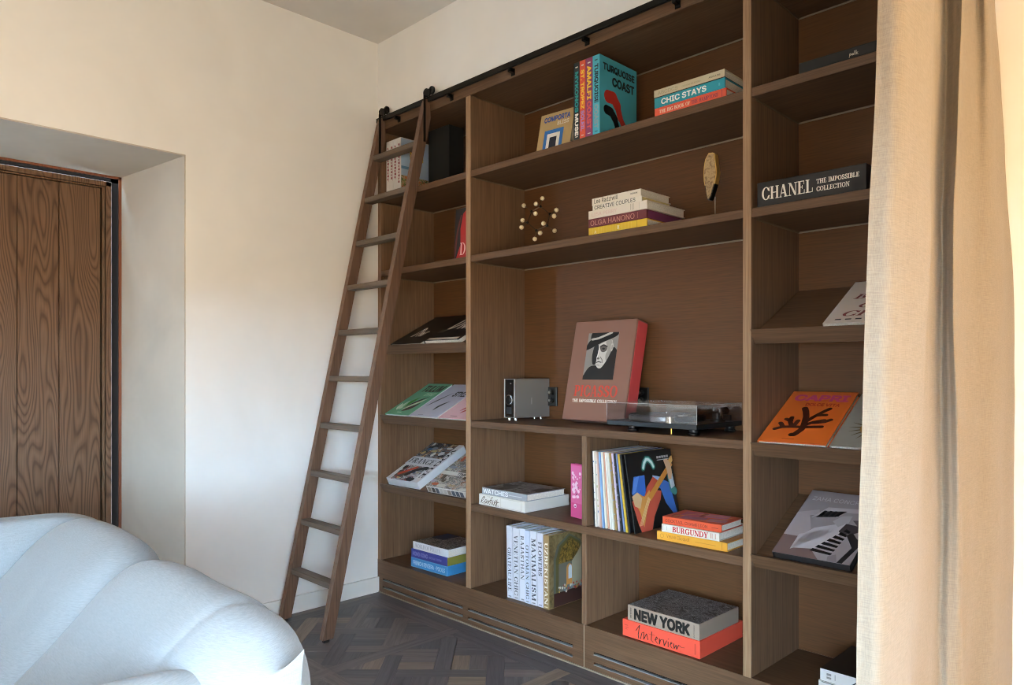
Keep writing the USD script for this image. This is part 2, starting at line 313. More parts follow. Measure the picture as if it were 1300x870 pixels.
# ------------------------------------------------------------------ ladder and rail
rail = Thing('ladder_rail', 'black metal ladder rail fixed along the bookcase top', 'rail')
rail.part('bar', bev(.035, 2.88, -.036, -.024, 2.532, 2.557), BLACKM)
for x in (.203, .631, 1.05, 1.471, 1.89, 2.31, 2.73):
    rail.part('bracket', cat([bev(x - .008, x + .008, -.034, -.003, 2.517, 2.534), bev(x - .012, x + .012, -.0085, -.0045, 2.505, 2.534)]), BLACKM)
ld = Thing('ladder', 'dark oak rolling library ladder leaning on the bookcase', 'ladder')
LK = .224
def lean_box(x0, x1, z0, z1, d, yoff=0, r=.003):
    m = bev(x0, x1, 0, d, z0, z1, r)
    m = m.subdivide() if False else m
    v = m.vertices.copy(); v[:, 1] += -.618 + yoff + LK * v[:, 2]; m.vertices = v; return m
LX = ((.066, .097), (.449, .480))
for x0, x1 in LX:
    top = prism([(0, 0), (.052, 0), (.052, 2.44), (.026, 2.53), (.006, 2.53), (0, 2.50)], x0, x1)
    v = top.vertices.copy(); v[:, 2] += .014; v[:, 1] += -.618 + LK * v[:, 2]; top.vertices = v
    ld.part('stile', top, OAKL)
    ld.part('rubber_foot', lean_box(x0 + .006, x1 - .006, .0, .016, .03, .01), plain('#16130f', .8))
for k in range(10):
    z = .222 + .2315 * k
    m = bev(LX[0][1] - .004, LX[1][0] + .004, 0, .05, 0, .027, .003); m.apply_translation((0, -.618 + LK * (z + .013) + .002, z)); ld.part('rung', m, OAKR)
for x0, x1 in LX:
    xm = (x0 + x1) / 2
    w = ld.part('roller_bracket', cat([bev(x1 - .001, x1 + .003, -.062, -.047, 2.33, 2.56), bev(x1 - .02, x1 + .034, -.0475, -.043, 2.552, 2.588)]), BLACKM)
    for dx in (-.012, .030):
        ld.part('roller', lathe([[0, 0], [.017, 0], [.0205, .003], [.0205, .012], [.017, .015], [0, .015]], 24, (0, -1, 0), (x1 + dx, -.0255, 2.581)), BLACKM, smooth=40)

# ------------------------------------------------------------------ linen curtain, drawn to the side of the garden opening
CO = np.array([3.32624, -2.27412, 1.2])
CURT = [((1116, 1100, 1088), 3.015), ((1150, 1138, 1124), 3.04), ((1184, 1177, 1161), 3.03), ((1180, 1172, 1157), 2.985), ((1196, 1194, 1182), 2.965), ((1209, 1208, 1202), 2.982), ((1218, 1218, 1221), 2.995),
        ((1216, 1218, 1218), 2.965), ((1237, 1239, 1243), 2.965), ((1250, 1262, 1264), 2.98), ((1262, 1284, 1282), 2.965), ((1258, 1277, 1275), 2.925)]
rows = np.linspace(.012, 2.26, 60)
ctrl = []
sn, cs = math.sin(math.radians(YAW)), math.cos(math.radians(YAW))
for us, x in CURT:
    zs, ys = [], []
    for u, v in zip(us, (0, 400, 870)):
        a, b = (u - 650) / 923.214, (471.172 - v) / 923.214
        t = (x - CO[0]) / (-sn + a * cs); ys.append(CO[1] + t * (cs + a * sn)); zs.append(CO[2] + t * b)
    c = np.polyfit(zs, ys, 2); zc = np.clip(rows, zs[2] - .12, zs[0] + .12)
    y = np.polyval(c, zc) + (rows - zc) * np.polyval(np.polyder(c), zc) * .6
    ctrl.append(np.stack([np.full_like(y, x), y, rows], 1))
ctrl = np.array(ctrl)                                    # (points, rows, 3)
def catmull(P, n=9):
    Q = np.concatenate([2 * P[:1] - P[1:2], P, 2 * P[-1:] - P[-2:-1]]); out = []
    for i in range(len(P) - 1):
        p0, p1, p2, p3 = Q[i:i + 4]
        for t in np.linspace(0, 1, n, endpoint=False):
            out.append(.5 * (2 * p1 + (p2 - p0) * t + (2 * p0 - 5 * p1 + 4 * p2 - p3) * t * t + (3 * p1 - p0 - 3 * p2 + p3) * t ** 3))
    return np.array(out + [P[-1]])
CV = catmull(ctrl); nu, nv = CV.shape[:2]
CV = CV + (meshkit.fbm(CV * [9, 9, 2.2], 3, 5)[..., None] - .5) * np.array([.02, .012, 0])
def grid_faces(nu, nv, wrap=False):
    f = []
    for i in range(nu if wrap else nu - 1):
        i2 = (i + 1) % nu; a = np.arange(nv - 1)
        f.append(np.stack([i * nv + a, i2 * nv + a, i2 * nv + a + 1, i * nv + a + 1], 1))
    return np.concatenate(f)
cu = Thing('curtain', 'natural linen curtain hanging in folds beside the bookcase', 'curtain')
cu.part('cloth', (CV.reshape(-1, 3), grid_faces(nu, nv)), linen('curtain_linen', '#93887a', 1300, .25, .15), smooth=True)

# ------------------------------------------------------------------ sofa
LIN = linen('sofa_linen', '#85898c', 1500, 0, .16)
def superloop(y, z, n=48):
    """closed (y, z) spline through control points"""
    P = np.stack([y, z], 1); m = len(P); out = []
    for i in range(m):
        p0, p1, p2, p3 = P[i - 1], P[i], P[(i + 1) % m], P[(i + 2) % m]
        for t in np.linspace(0, 1, n // m, endpoint=False):
            out.append(.5 * (2 * p1 + (p2 - p0) * t + (2 * p0 - 5 * p1 + 4 * p2 - p3) * t * t + (3 * p1 - p0 - 3 * p2 + p3) * t ** 3))
    return np.array(out)
def bolster(prof, a, b, n=84, pw=5., axis='x', warp=None, seed=0, rough=.012, tip=None, seam=None):
    """a stuffed form: the closed profile swept from a to b, rounded in at both ends (towards the point tip, if given)"""
    prof = np.asarray(prof); c0 = prof.mean(0); s = np.sin(np.linspace(-1, 1, n) * PI / 2)
    k = np.maximum(1 - np.abs(s) ** pw, 0) ** (1 / 2.2)
    c = np.repeat(c0[None], n, 0)
    if tip is not None:
        far = s > 0; k = np.where(far, np.maximum(1 - np.abs(s) ** 6, 0) ** (1 / 1.7), k); c[far] = c0 + (np.array(tip) - c0) * (1 - k[far, None])
    ring = c[:, None] + (prof[None] - c[:, None]) * np.maximum(k, .0)[:, None, None]
    x = a + (b - a) * (s + 1) / 2
    if seam is not None: ring = c0 + (ring - c0) * (1 - .035 * np.exp(-((x - seam) / .012) ** 2))[:, None, None]
    V = np.concatenate([np.broadcast_to(x[:, None, None], (n, len(prof), 1)), ring], 2)
    if warp is not None: V = warp(V)
    V = V + (meshkit.fbm(V * [5, 7, 7], 3, seed)[..., None] - .5) * rough * k[:, None, None]
    if axis == 'y': V = V[..., [1, 0, 2]]
    nv = len(prof); f = []
    for i in range(n - 1):
        j = np.arange(nv); f.append(np.stack([i * nv + j, (i + 1) * nv + j, (i + 1) * nv + (j + 1) % nv, i * nv + (j + 1) % nv], 1))
    m = trimesh.Trimesh(*meshkit.arrays((V.reshape(-1, 3), np.concatenate(f)))[:2], process=True); trimesh.repair.fix_normals(m); return m
sf = Thing('sofa', 'white linen slipcovered sofa with slouching back cushions', 'sofa')
cprof = superloop([-2.10, -1.93, -1.80, -1.715, -1.64, -1.63, -1.72, -1.95], [.46, .63, .765, .80, .75, .62, .45, .40])
def creases(V, u0, depth, seed):
    """stretched folds fanning down from the crest near the seam"""
    w = np.clip((V[..., 2] - .42) / .38, 0, 1); ang = (V[..., 0] - u0) * 9 + (V[..., 1] + 1.7) * 6
    return depth * np.minimum(w ** .7, (1 - w) * 1.6 + .12) * (meshkit.noise(np.stack([ang, np.full_like(ang, seed), V[..., 2] * 1.5], -1), seed) - .5)
def warp_a(V):
    V = V.copy(); u = (V[..., 0] - 1.02) / .6
    V[..., 2] += .010 * np.cos((u - .55) * 2.2) * (V[..., 2] > .5) - .02 * np.clip(u - .62, 0, 1)
    V[..., 1] += creases(V, 1.3, .03, 2); return V
def warp_b(V):
    V = V.copy(); u = (V[..., 0] - 1.58) / .68; t = np.clip((V[..., 2] - .4) / .4, 0, 1)
    V[..., 2] -= .012 * np.clip((u - .7) / .3, 0, 1) * t
    V[..., 1] += creases(V, 1.9, .03, 5); return V
sf.part('back_cushion', bolster(cprof, .98, 1.63, warp=warp_a, seed=3), LIN, smooth=True)
sf.part('back_cushion', bolster(cprof, 1.575, 2.275, warp=warp_b, seed=8, pw=9, tip=(-1.695, .77), seam=2.08), LIN, smooth=True)
aprof = superloop([.80, .82, .90, .98, 1.02, 1.03, 1.02, .90], [.30, .70, .785, .80, .76, .5, .3, .26])
sf.part('arm', bolster(aprof, -2.85, -1.55, axis='y', pw=9, seed=11, rough=.008), LIN, smooth=True)
aprof2 = superloop([2.06, 2.07, 2.12, 2.18, 2.225, 2.235, 2.23, 2.14], [.28, .66, .73, .737, .69, .5, .3, .24])
sf.part('arm', bolster(aprof2, -2.85, -1.71, axis='y', pw=9, seed=12, rough=.008), LIN, smooth=True)
sf.part('back', bev(.84, 2.08, -1.70, -1.60, .12, .56, .03), LIN)
sf.part('base', bev(.84, 2.2, -2.82, -1.60, .10, .30, .02), LIN)
for a, b in ((1.03, 1.56), (1.56, 2.07)):
    sf.part('seat_cushion', bolster(superloop([-2.83, -2.8, -2.3, -1.85, -1.8, -2.3], [.34, .44, .455, .44, .32, .30]), a, b, pw=8, seed=6), LIN, smooth=True)
for x in (.9, 2.15):
    for y in (-2.75, -1.64): sf.part('leg', bev(x - .025, x + .025, y - .025, y + .025, 0, .11, .004), OAKV)

# ================================================================== lettering
TXT = {}
def sans(t, bold=False, fat=0.):
    """Inter lettering as a flat polygon, capitals 1 tall"""
    key = (t, bold, fat)
    if key not in TXT:
        m = meshkit.text_mesh(t, 1., .1, bold); top = m.triangles[m.face_normals[:, 2] > .9][:, :, :2]
        g = unary_union([Polygon(x).buffer(.001) for x in top])
        TXT[key] = g.buffer(fat, quad_segs=2).simplify(.012) if fat else g.simplify(.008)
    return TXT[key]
def ell(cx, cy, rx, ry): return affinity.scale(Point(cx, cy).buffer(1, quad_segs=7), rx, ry, origin=(cx, cy))
SW_, SH_ = .19, .045       # thick stem and hairline of the high-contrast serif face
def _st(x, w=SW_): return sbox(x, 0, x + w, 1)
def _sf(x0, x1, y): return sbox(x0, y, x1, y + SH_)
def _ring(cx, cy, rx, ry): return ell(cx, cy, rx, ry).difference(ell(cx, cy, rx - SW_, ry - SH_ * 1.1))
def _dg(x0, y0, x1, y1, w): return Polygon([(x0, y0), (x0 + w, y0), (x1 + w, y1), (x1, y1)])
def _bowl(x, y0, y1, rx):
    cy, ry = (y0 + y1) / 2, (y1 - y0) / 2
    return _ring(x, cy, rx, ry).intersection(sbox(x, 0, x + 2, 1.1))
def _serif(ch):
    U = unary_union; s = .08; top, bot = 1 - SH_, 0
    feet = lambda x, w=SW_: [_sf(x - s, x + w + s, top), _sf(x - s, x + w + s, bot)]
    a = .1
    if ch == 'A': return U([_dg(.08, 0, .36, 1, .06), _dg(.62, 0, .34, 1, SW_), sbox(.2, .3, .66, .3 + SH_), _sf(0, .24, 0), _sf(.54, .92, 0)]), .92
    if ch == 'B': return U([_st(a), _sf(0, .45, top), _sf(0, .45, 0), _sf(.2, .45, .5), _bowl(.4, .5, 1, .32), _bowl(.42, 0, .545, .36)]), .8
    if ch == 'C': return U([_ring(.48, .5, .46, .52).difference(sbox(.62, .3, 1.2, .72)), sbox(.8, .66, .84, .98), sbox(.8, .04, .84, .34)]), .9
    if ch == 'D': return U([_st(a), _sf(0, .45, top), _sf(0, .45, 0), _bowl(.4, 0, 1, .5)]), .93
    if ch == 'E': return U([_st(a), _sf(0, .7, top), _sf(0, .74, 0), _sf(.2, .5, .5), sbox(.66, .72, .7, 1), sbox(.7, 0, .74, .3), sbox(.48, .38, .52, .66)]), .8
    if ch == 'F': return U([_st(a), _sf(0, .7, top), _sf(0, .38, 0), _sf(.2, .5, .5), sbox(.66, .72, .7, 1), sbox(.48, .38, .52, .66)]), .74
    if ch == 'G': return U([_ring(.48, .5, .46, .52).difference(sbox(.62, .45, 1.2, .72)), sbox(.8, .66, .84, .98), sbox(.68, .02, .68 + SW_, .42), _sf(.58, .96, .4)]), .98
    if ch == 'H': return U([_st(a), _st(.68), *feet(a), *feet(.68), sbox(.2, .48, .8, .48 + SH_)]), .97
    if ch == 'I': return U([_st(a), *feet(a)]), .42
    if ch == 'J': return U([_st(.3), _sf(.2, .57, top), _ring(.26, .2, .23, .22).intersection(sbox(0, -.1, .49, .2))]), .6
    if ch == 'K': return U([_st(a), *feet(a), _dg(.24, .42, .72, 1, .06), _dg(.66, 0, .36, .56, SW_), _sf(.58, .86, top), _sf(.56, .95, 0)]), .95
    if ch == 'L': return U([_st(a), _sf(0, .38, top), _sf(0, .72, 0), sbox(.68, 0, .72, .34)]), .76
    if ch == 'M': return U([sbox(.12, 0, .17, 1), _st(.86), _dg(.42, 0, .1, 1, SW_), _dg(.5, 0, .88, 1, .06), _sf(0, .3, 0), _sf(0, .2, top), *feet(.86)]), 1.15
    if ch == 'N': return U([sbox(.12, 0, .17, 1), sbox(.78, 0, .83, 1), _dg(.68, 0, .1, 1, SW_), _sf(0, .3, 0), _sf(0, .2, top), _sf(.66, .95, top)]), .95
    if ch == 'O': return _ring(.48, .5, .47, .52), .98
    if ch == 'P': return U([_st(a), _sf(0, .38, 0), _sf(0, .42, top), _sf(.2, .42, .42), _bowl(.4, .42, 1, .36)]), .8
    if ch == 'Q': return U([_ring(.48, .5, .47, .52), _dg(.7, -.2, .46, .06, .14)]), .98
    if ch == 'R': return U([_st(a), *feet(a), _sf(.2, .42, .46), _sf(.2, .42, top), _bowl(.4, .46, 1, .34), _dg(.64, 0, .38, .5, SW_), _sf(.64, .92, 0)]), .9
    if ch == 'S': return U([_ring(.36, .74, .32, .28).difference(sbox(.36, .5, 1, .74)), _ring(.36, .27, .34, .28).difference(sbox(-.2, .27, .36, .52)), _dg(.44, .36, .06, .66, .22), sbox(.6, .68, .64, .98), sbox(.04, .02, .08, .32)]), .74
    if ch == 'T': return U([_st(.32), _sf(0, .82, top), _sf(.2, .62, 0), sbox(0, .7, .04, 1), sbox(.78, .7, .82, 1)]), .84
    if ch == 'U': return U([sbox(.12, .3, .12 + SW_, 1), sbox(.76, .3, .81, 1), _sf(0, .42, top), _sf(.64, .93, top), ell(.46, .3, .345, .32).difference(ell(.53, .32, .23, .28)).intersection(sbox(0, -.1, 1, .3))]), .93
    if ch == 'V': return U([_dg(.36, 0, .08, 1, SW_), _dg(.42, 0, .74, 1, .06), _sf(0, .36, top), _sf(.62, .9, top)]), .88
    if ch == 'W': return U([_dg(.3, 0, .08, 1, SW_), _dg(.36, 0, .56, 1, .06), _dg(.74, 0, .5, 1, SW_), _dg(.8, 0, 1.04, 1, .06), _sf(0, .34, top), _sf(.42, .76, top), _sf(.94, 1.2, top)]), 1.2
    if ch == 'X': return U([_dg(.6, 0, .08, 1, SW_), _dg(.08, 0, .66, 1, .06), _sf(0, .34, top), _sf(.54, .84, top), _sf(0, .26, 0), _sf(.5, .88, 0)]), .88
    if ch == 'Y': return U([sbox(.34, 0, .34 + SW_, .48), _dg(.34, .44, .06, 1, SW_), _dg(.48, .44, .74, 1, .06), _sf(0, .34, top), _sf(.6, .88, top), _sf(.24, .62, 0)]), .88
    if ch == 'Z': return U([_sf(.04, .7, top), _sf(.02, .74, 0), _dg(.02, 0, .5, 1, SW_ + .02), sbox(.04, .72, .08, 1), sbox(.7, 0, .74, .3)]), .78
    return None, .4
def serif(t, fat=0.):
    key = ('serif', t, fat)
    if key not in TXT:
        x, out = 0, []
        for ch in t:
            g, w = _serif(ch)
            if g is not None: out.append(affinity.translate(g, x, 0))
            x += w + .06
        g = unary_union(out); TXT[key] = g.buffer(fat, quad_segs=2).simplify(.008) if fat else g.simplify(.005)
    return TXT[key]
def poster(t):
    """fat round display capitals with pinched counters"""
    return sans(t, True, .035)
def fitp(g, x, y, w, h):
    """the polygon g scaled into the rectangle x, y, w, h"""
    a, b, c, d = g.bounds
    return affinity.affine_transform(g, [w / (c - a), 0, 0, h / (d - b), x - a * w / (c - a), y - b * h / (d - b)])
def down(g, x, y, w, h):
    """lettering reading downwards (turned clockwise), filling x, y, w (across), h (along)"""
    return fitp(affinity.rotate(g, -90, origin=(0, 0)), x, y, w, h)
def hand(strokes, w):
    return unary_union([LineString(s).buffer(w, quad_segs=3) for s in strokes])
FACES = {  # a box face: origin corner (as multiples of the size), u, v
    'front': ((0, 0, 0), (1, 0, 0), (0, 0, 1)), 'top': ((0, 0, 1), (1, 0, 0), (0, 1, 0)), 'right': ((1, 0, 0), (0, 1, 0), (0, 0, 1)), 'left': ((0, 1, 0), (0, -1, 0), (0, 0, 1))}
class Box(Thing):
    """a thing with a box-shaped frame of size (a, b, c) whose faces carry print"""
    def __init__(self, name, label, cat_, o, size, rz=0., lean=0., roll=0., group=None):
        super().__init__(name, label, cat_, o, axes(rz, lean, roll), group); self.s = np.array(size, float)
    def prt(self, name, poly, face, colour, lay=1, under=None, rough=.5, label=None, mat=None):
        o, u, v = (np.array(t, float) for t in FACES[face]); o = o * self.s; n = np.cross(u, v)
        if poly.is_empty: return None
        h = .00035; m = extr(poly, h); p = m.vertices
        m.vertices = o + p[:, :1] * u + p[:, 1:2] * v + (p[:, 2:] + (lay - 1) * h - .00005 * (lay == 1)) * n
        return self.part(name, m, mat or plain(colour, rough), label, under=under)
PAGES = look('page_edges', {'tc': ('texture_coordinate', {}), 'n': ('noise_texture', {'scale': 420., 'detail': 1.}), 'r': ('rgb_ramp', {'ramp': [(.35, lin('#d8d2c6')), (.6, lin('#f0ebe0'))]}), 'p': ('principled_bsdf', {'roughness': .85})},
             [('tc.object', 'n.vector'), ('n.fac', 'r.fac'), ('r.color', 'p.base_color')])
PAGEY = plain('#e6d79a', .8)
def book(name, label, o, size, kind, cover, rz=0., lean=0., roll=0., group=None, spine=None, pages=None, back=None, board=.003, over=.004):
    """a hardback. kind: flat (lying, spine to the front), upright (spine to the front), face (front cover forward, spine left), display (cover up on a slope, spine left)"""
    B = Box(name, label, 'book', o, size, rz, lean, roll, group); a, b, c = size; t = board
    cm = plain(cover, .45); bm = plain(back or cover, .45); sm = plain(spine or cover, .45)
    if kind == 'flat':
        B.part('front_board', bev(0, a, .0, b, c - t, c, .0006), cm); B.part('back_board', bev(0, a, .0, b, 0, t, .0006), bm)
        B.part('spine', bev(0, a, .0, .004, t * .3, c - t * .3, .001), sm); pg = bx(over, a - over, .004, b - over, t, c - t)
    elif kind == 'upright':
        B.part('front_board', bev(a - t, a, 0, b, 0, c, .0006), cm); B.part('back_board', bev(0, t, 0, b, 0, c, .0006), bm)
        B.part('spine', bev(t * .3, a - t * .3, 0, .004, 0, c, .001), sm); pg = bx(t, a - t, .004, b - over, over, c - over)
    elif kind == 'face':
        B.part('front_board', bev(0, a, 0, t, 0, c, .0006), cm); B.part('back_board', bev(0, a, b - t, b, 0, c, .0006), bm)
        B.part('spine', bev(0, .004, t * .3, b - t * .3, 0, c, .001), sm); pg = bx(.004, a - over, t, b - t, over, c - over)
    else:
        B.part('front_board', bev(0, a, 0, b, c - t, c, .0006), cm); B.part('back_board', bev(0, a, 0, b, 0, t, .0006), bm)
        B.part('spine', bev(0, .004, 0, b, t * .3, c - t * .3, .001), sm); pg = bx(.004, a - over, over, b - over, t, c - t)
    B.part('pages', pg, pages or PAGES); return B
def slipcase(name, label, o, size, cover, rz=0., lean=0., roll=0., group=None, r=.0018, rough=.5):
    B = Box(name, label, 'book', o, size, rz, lean, roll, group); a, b, c = size
    B.part('case', bev(0, a, 0, b, 0, c, r), plain(cover, rough)); return B
def R(x0, y0, x1, y1): return sbox(x0, y0, x1, y1)
def photo(name, ramp, scale, seed=0., dist=1.2, stretch=(1, 1, 1)):
    """a printed picture, as flecks of its colours"""
    return look(name, {'tc': ('texture_coordinate', {}), 'm': ('mapping', {'location': (seed, seed * .7, seed * 1.3), 'scale': stretch}), 'n': ('noise_texture', {'scale': scale, 'detail': 4., 'roughness': .6, 'distortion': dist}),
        'r': ('rgb_ramp', {'ramp': [(p, lin(c)) for p, c in ramp], 'interpolate': True}), 'p': ('principled_bsdf', {'roughness': .35})}, [('tc.object', 'm.vector'), ('m.vector', 'n.vector'), ('n.fac', 'r.fac'), ('r.color', 'p.base_color')])

# ================================================================== the things on the shelves
def at(u, v, y):
    """where the plane y is met from the photographer's seat (frame of 1300 x 870)"""
    a, b = (u - 650) / 923.214, (471.172 - v) / 923.214; d = np.array([-sn + a * cs, cs + a * sn, b]); return CO + (y - CO[1]) / d[1] * d
RED, INK, CREAM, WHITE = '#c6362c', '#17171a', '#e6dccb', '#e9e8e4'
# --- top shelf, centre bay
B = book('book', 'small tan book with blue title and nested frames, leaning back on the top shelf', (1.1247, .06, S1 + .006), (.1822, .0256, .19), 'face', '#b79a67', .0785, .2233, spine='#8f7a52')
B.prt('title', fitp(poster('COMPORTA'), .022, .148, .142, .026), 'front', '#2d4f9c'); B.prt('subtitle', fitp(sans('BLISS', True), .098, .124, .062, .019), 'front', '#d9d0bd')
B.prt('artwork', R(.033, -.0, .137, .108).difference(R(.05, 0, .12, .09)), 'front', '#2f6fb5'); B.prt('artwork', R(.05, 0, .12, .09).difference(R(.066, 0, .104, .072)), 'front', '#e8e4dc'); B.prt('artwork', R(.066, .0, .104, .072), 'front', '#1d2130')
HT = .319
def town(label, x0, x1, cover, words, spine=None, lead='#d8d0c0'):
    b = book('book', label, (x0, .010, S1), (x1 - x0 - .0006, .25, HT), 'upright', cover, spine=spine); w = x1 - x0
    for i, (t, c, z0, z1) in enumerate(words): b.prt('title', down(poster(t), w * .22, z0 * HT, w * .58, (z1 - z0) * HT), 'front', c)
    b.prt('spine_mark', R(w * .3, .93 * HT, w * .7, .945 * HT), 'front', lead); b.prt('spine_mark', R(w * .3, .04 * HT, w * .7, .05 * HT), 'front', lead); return b
town('dark teal upright book, leftmost of the four tall ones on the top shelf', 1.386, 1.4175, '#1b2a30', [('MYKONOS', '#1f8f8c', .36, .88), ('MUSE', '#eeeae0', .06, .34)])
town('orange upright book with yellow and lilac spine lettering on the top shelf', 1.4175, 1.4485, '#d9553a', [('ST. TROPEZ', '#f0c43a', .38, .88), ('SOLEIL', '#a58ac8', .1, .36)])
town('plum and red upright book with yellow spine lettering beside the turquoise one', 1.4485, 1.4855, '#8d3c66', [('AMALFI', '#f2c22f', .47, .9), ('COAST', '#d8574b', .1, .45)])
B = town('tall turquoise upright book with red and black shapes on its cover', 1.4855, 1.5215, '#4fb0c2', [('TURQUOISE', '#14212b', .4, .89), ('COAST', '#8ea5ab', .08, .38)], lead='#2a5f6c')
B.prt('cover_title', fitp(poster('TURQUOISE'), .022, .262, .212, .032), 'right', '#15171b'); B.prt('cover_title', fitp(poster('COAST'), .082, .212, .15, .037), 'right', '#15171b')
def wave(pts, w0): return unary_union([LineString(pts[i:i + 2]).buffer(w) for i, w in zip(range(len(pts) - 1), w0)] + [Point(p).buffer(w, quad_segs=5) for p, w in zip(pts, w0)])
B.prt('artwork', wave([(.055, .163), (.09, .165), (.115, .14), (.135, .095), (.165, .06), (.21, .045), (.24, .04)], [.026, .024, .018, .015, .014, .014]), 'right', RED)
B.prt('artwork', wave([(.045, .108), (.075, .105), (.1, .082), (.118, .045), (.14, .02), (.15, .012)], [.019, .018, .015, .013, .012]), 'right', '#15171b')
x, y, z = 1.781, .009, S1
B = book('book', 'coral book with cream lettering, lowest of the three lying on the top shelf', (x, y, z), (.2916, .22, .0316), 'flat', '#dd573d', .0, spine='#e05a3e'); B.prt('title', fitp(serif('THE BIG BOOK OF', .01), .02, .009, .13, .0135), 'front', '#ead9bd'); B.prt('title', fitp(serif('THE HAMPTONS', .01), .155, .009, .105, .0135), 'front', '#7d3550'); B.prt('spine_mark', R(.274, .004, .2755, .028), 'front', '#7d3550')
z += .0322; B = book('book', 'teal book with bold white lettering, middle of the three lying on the top shelf', (x - .0015, y, z), (.2868, .22, .0374), 'flat', '#2596a8', .012); B.prt('title', fitp(sans('CHIC STAYS', True, .02), .03, .0085, .185, .0215), 'front', '#f1efe9'); B.prt('spine_mark', R(.262, .014, .268, .024), 'front', '#4fb0bd')
z += .038; B = book('book', 'beige book with pale letters, topmost of the three lying on the top shelf', (x - .003, y, z), (.2859, .17, .0295), 'flat', '#c9bb9b', .014, back='#2a2725', board=.004); B.prt('title', fitp(sans('ABCDCS', True), .016, .009, .085, .013), 'front', '#b3a583'); B.prt('subtitle', fitp(sans('CRISTINA CELESTINO'), .118, .011, .075, .0055), 'front', '#a69a7c'); B.prt('subtitle', fitp(sans('ASSOULINE', True), .225, .012, .045, .006), 'front', '#6d6350')
# --- second shelf, centre bay
x, y, z = 1.4634, .0115, S2
B = book('book', 'yellow book at the bottom of the pale stack on the second shelf', (x, y, z), (.2818, .25, .031), 'flat', '#d9b52f'); B.prt('spine_mark', R(.236, .002, .2375, .029), 'front', '#8b7420')
for i in range(14): B.prt('stripe', R(.02 + i * .0145, .003, .0212 + i * .0145, .028), 'front', '#e6cd5c')
B.prt('title', fitp(serif('A'), .028, .006, .014, .012), 'front', '#f0e9cf'); B.prt('title', fitp(serif('I', .03), .142, .009, .012, .013), 'front', '#f0e9cf')
z += .0314; B = slipcase('book', 'burgundy book with pink lettering in the pale stack', (x - .002, y, z), (.279, .2475, .035), '#6d2c33', .0095); B.prt('title', fitp(sans('OLGA HANONO'), .012, .007, .213, .0205), 'front', '#c98d7c'); B.prt('spine_mark', R(.238, .006, .2392, .03), 'front', '#c98d7c'); B.part('page_side', bx(.2785, .2794, .012, .24, .004, .031), plain('#7d3d66', .6))
z += .0354; B = book('book', 'wide cream white book with faint pink letters, third up in the pale stack', (x - .004, y + .004, z), (.2865, .257, .0331), 'flat', '#e3d8c9', -.012); B.prt('title', fitp(sans('LISA PERRY'), .018, .009, .125, .015), 'front', '#dfc3b8')
for i in range(3): B.prt('spine_mark', R(.208 + i * .007, .006, .2105 + i * .007, .03), 'front', '#b9ad9b')
B.prt('spine_mark', R(.25, .003, .2512, .03), 'front', '#b9ad9b')
z += .0335; B = book('book', 'white book with thin black capitals, fourth up in the pale stack', (x + .014, y + .008, z), (.2405, .1965, .0213), 'flat', '#e6dfd1', -.008, pages=PAGEY); B.prt('title', fitp(sans('CREATIVE COUPLES', False, .01), .010, .003, .2, .0155), 'front', '#3a3630')
z += .0217; B = book('book', 'ivory book with grey serif lettering, topmost of the pale stack', (x + .008, y + .012, z), (.2392, .1966, .028), 'flat', '#e6dccb', -.010); B.prt('title', fitp(sans('Lee Radziwill', False, .012), .012, .006, .118, .019), 'front', '#6d665a'); B.prt('subtitle', fitp(sans('ASSOULINE', True), .19, .013, .033, .0055), 'front', '#5d564b')
# molecule sculpture
mo = Thing('molecule_sculpture', 'little black molecule sculpture with pale brass balls on the second shelf', 'sculpture', (1.05, .17, S2))
def mp(u, v, y): return at(640 + u / 10.875, 235 + v / 10.875, y) - np.array([1.05, .17, S2])
nodes = [mp(u, v, .16 + .012 * (-1) ** i) for i, (u, v) in enumerate([(500, 295), (632, 400), (592, 560), (447, 628), (322, 520), (378, 366)])]
brass = plain('#f2dfb8', .3)
for i in range(6):
    mo.part('rod', tube(nodes[i], nodes[(i + 1) % 6], .0017, 8), plain('#54463a', .3, .9), smooth=40)
    mo.part('node', ball(nodes[i], .0065), BLACKM, smooth=True)
for i, (u, v, dy) in enumerate([(527, 185, .03), (440, 262, -.02), (722, 345, .02), (690, 430, -.025), (697, 632, .03), (543, 530, -.03), (497, 662, -.03), (424, 745, .0), (240, 585, -.02), (255, 487, .02), (272, 283, .02), (432, 395, -.03)]):
    c = mp(u, v, .16 + dy); n = nodes[i // 2]
    mo.part('rod', tube(n, c, .0017, 8), plain('#8d7b5c', .3, .9), smooth=40); mo.part('ball', ball(c, .0102, 3), brass, smooth=True)
mo.part('base', lathe([[0, 0], [.024, 0], [.024, .006], [.006, .012], [.005, .03], [0, .03]], 28, at=mp(424, 745, .16) * np.array([1, 1, 0])), BLACKM, smooth=40)
# gold slice on a rod
sl = Thing('stone_slice', 'gold-edged agate slice standing on a thin rod on the second shelf', 'sculpture', (1.969, .10, S2))
out = [(255, 125), (300, 118), (322, 130), (334, 230), (346, 330), (338, 400), (330, 440), (312, 500), (298, 548), (285, 600), (262, 640), (240, 640), (226, 575), (216, 500), (204, 440), (199, 335), (206, 260), (218, 195)]
P2 = [at(870 + u / 8.7, 180 + v / 8.7, .10) - np.array([1.969, .10, S2]) for u, v in out]
pl = Polygon([(p[0], p[2]) for p in P2]).buffer(.0)
def slab_y(poly, y0, y1):
    m = extr(poly, y1 - y0); v = m.vertices.copy(); m.vertices = np.stack([v[:, 0], y1 - v[:, 2], v[:, 1]], 1); return m
zc = pl.bounds[1] + .055
stone = photo('agate', [(.3, '#6d5536'), (.45, '#9c8059'), (.6, '#b89a6c'), (.75, '#7d6444')], 55., 3.)
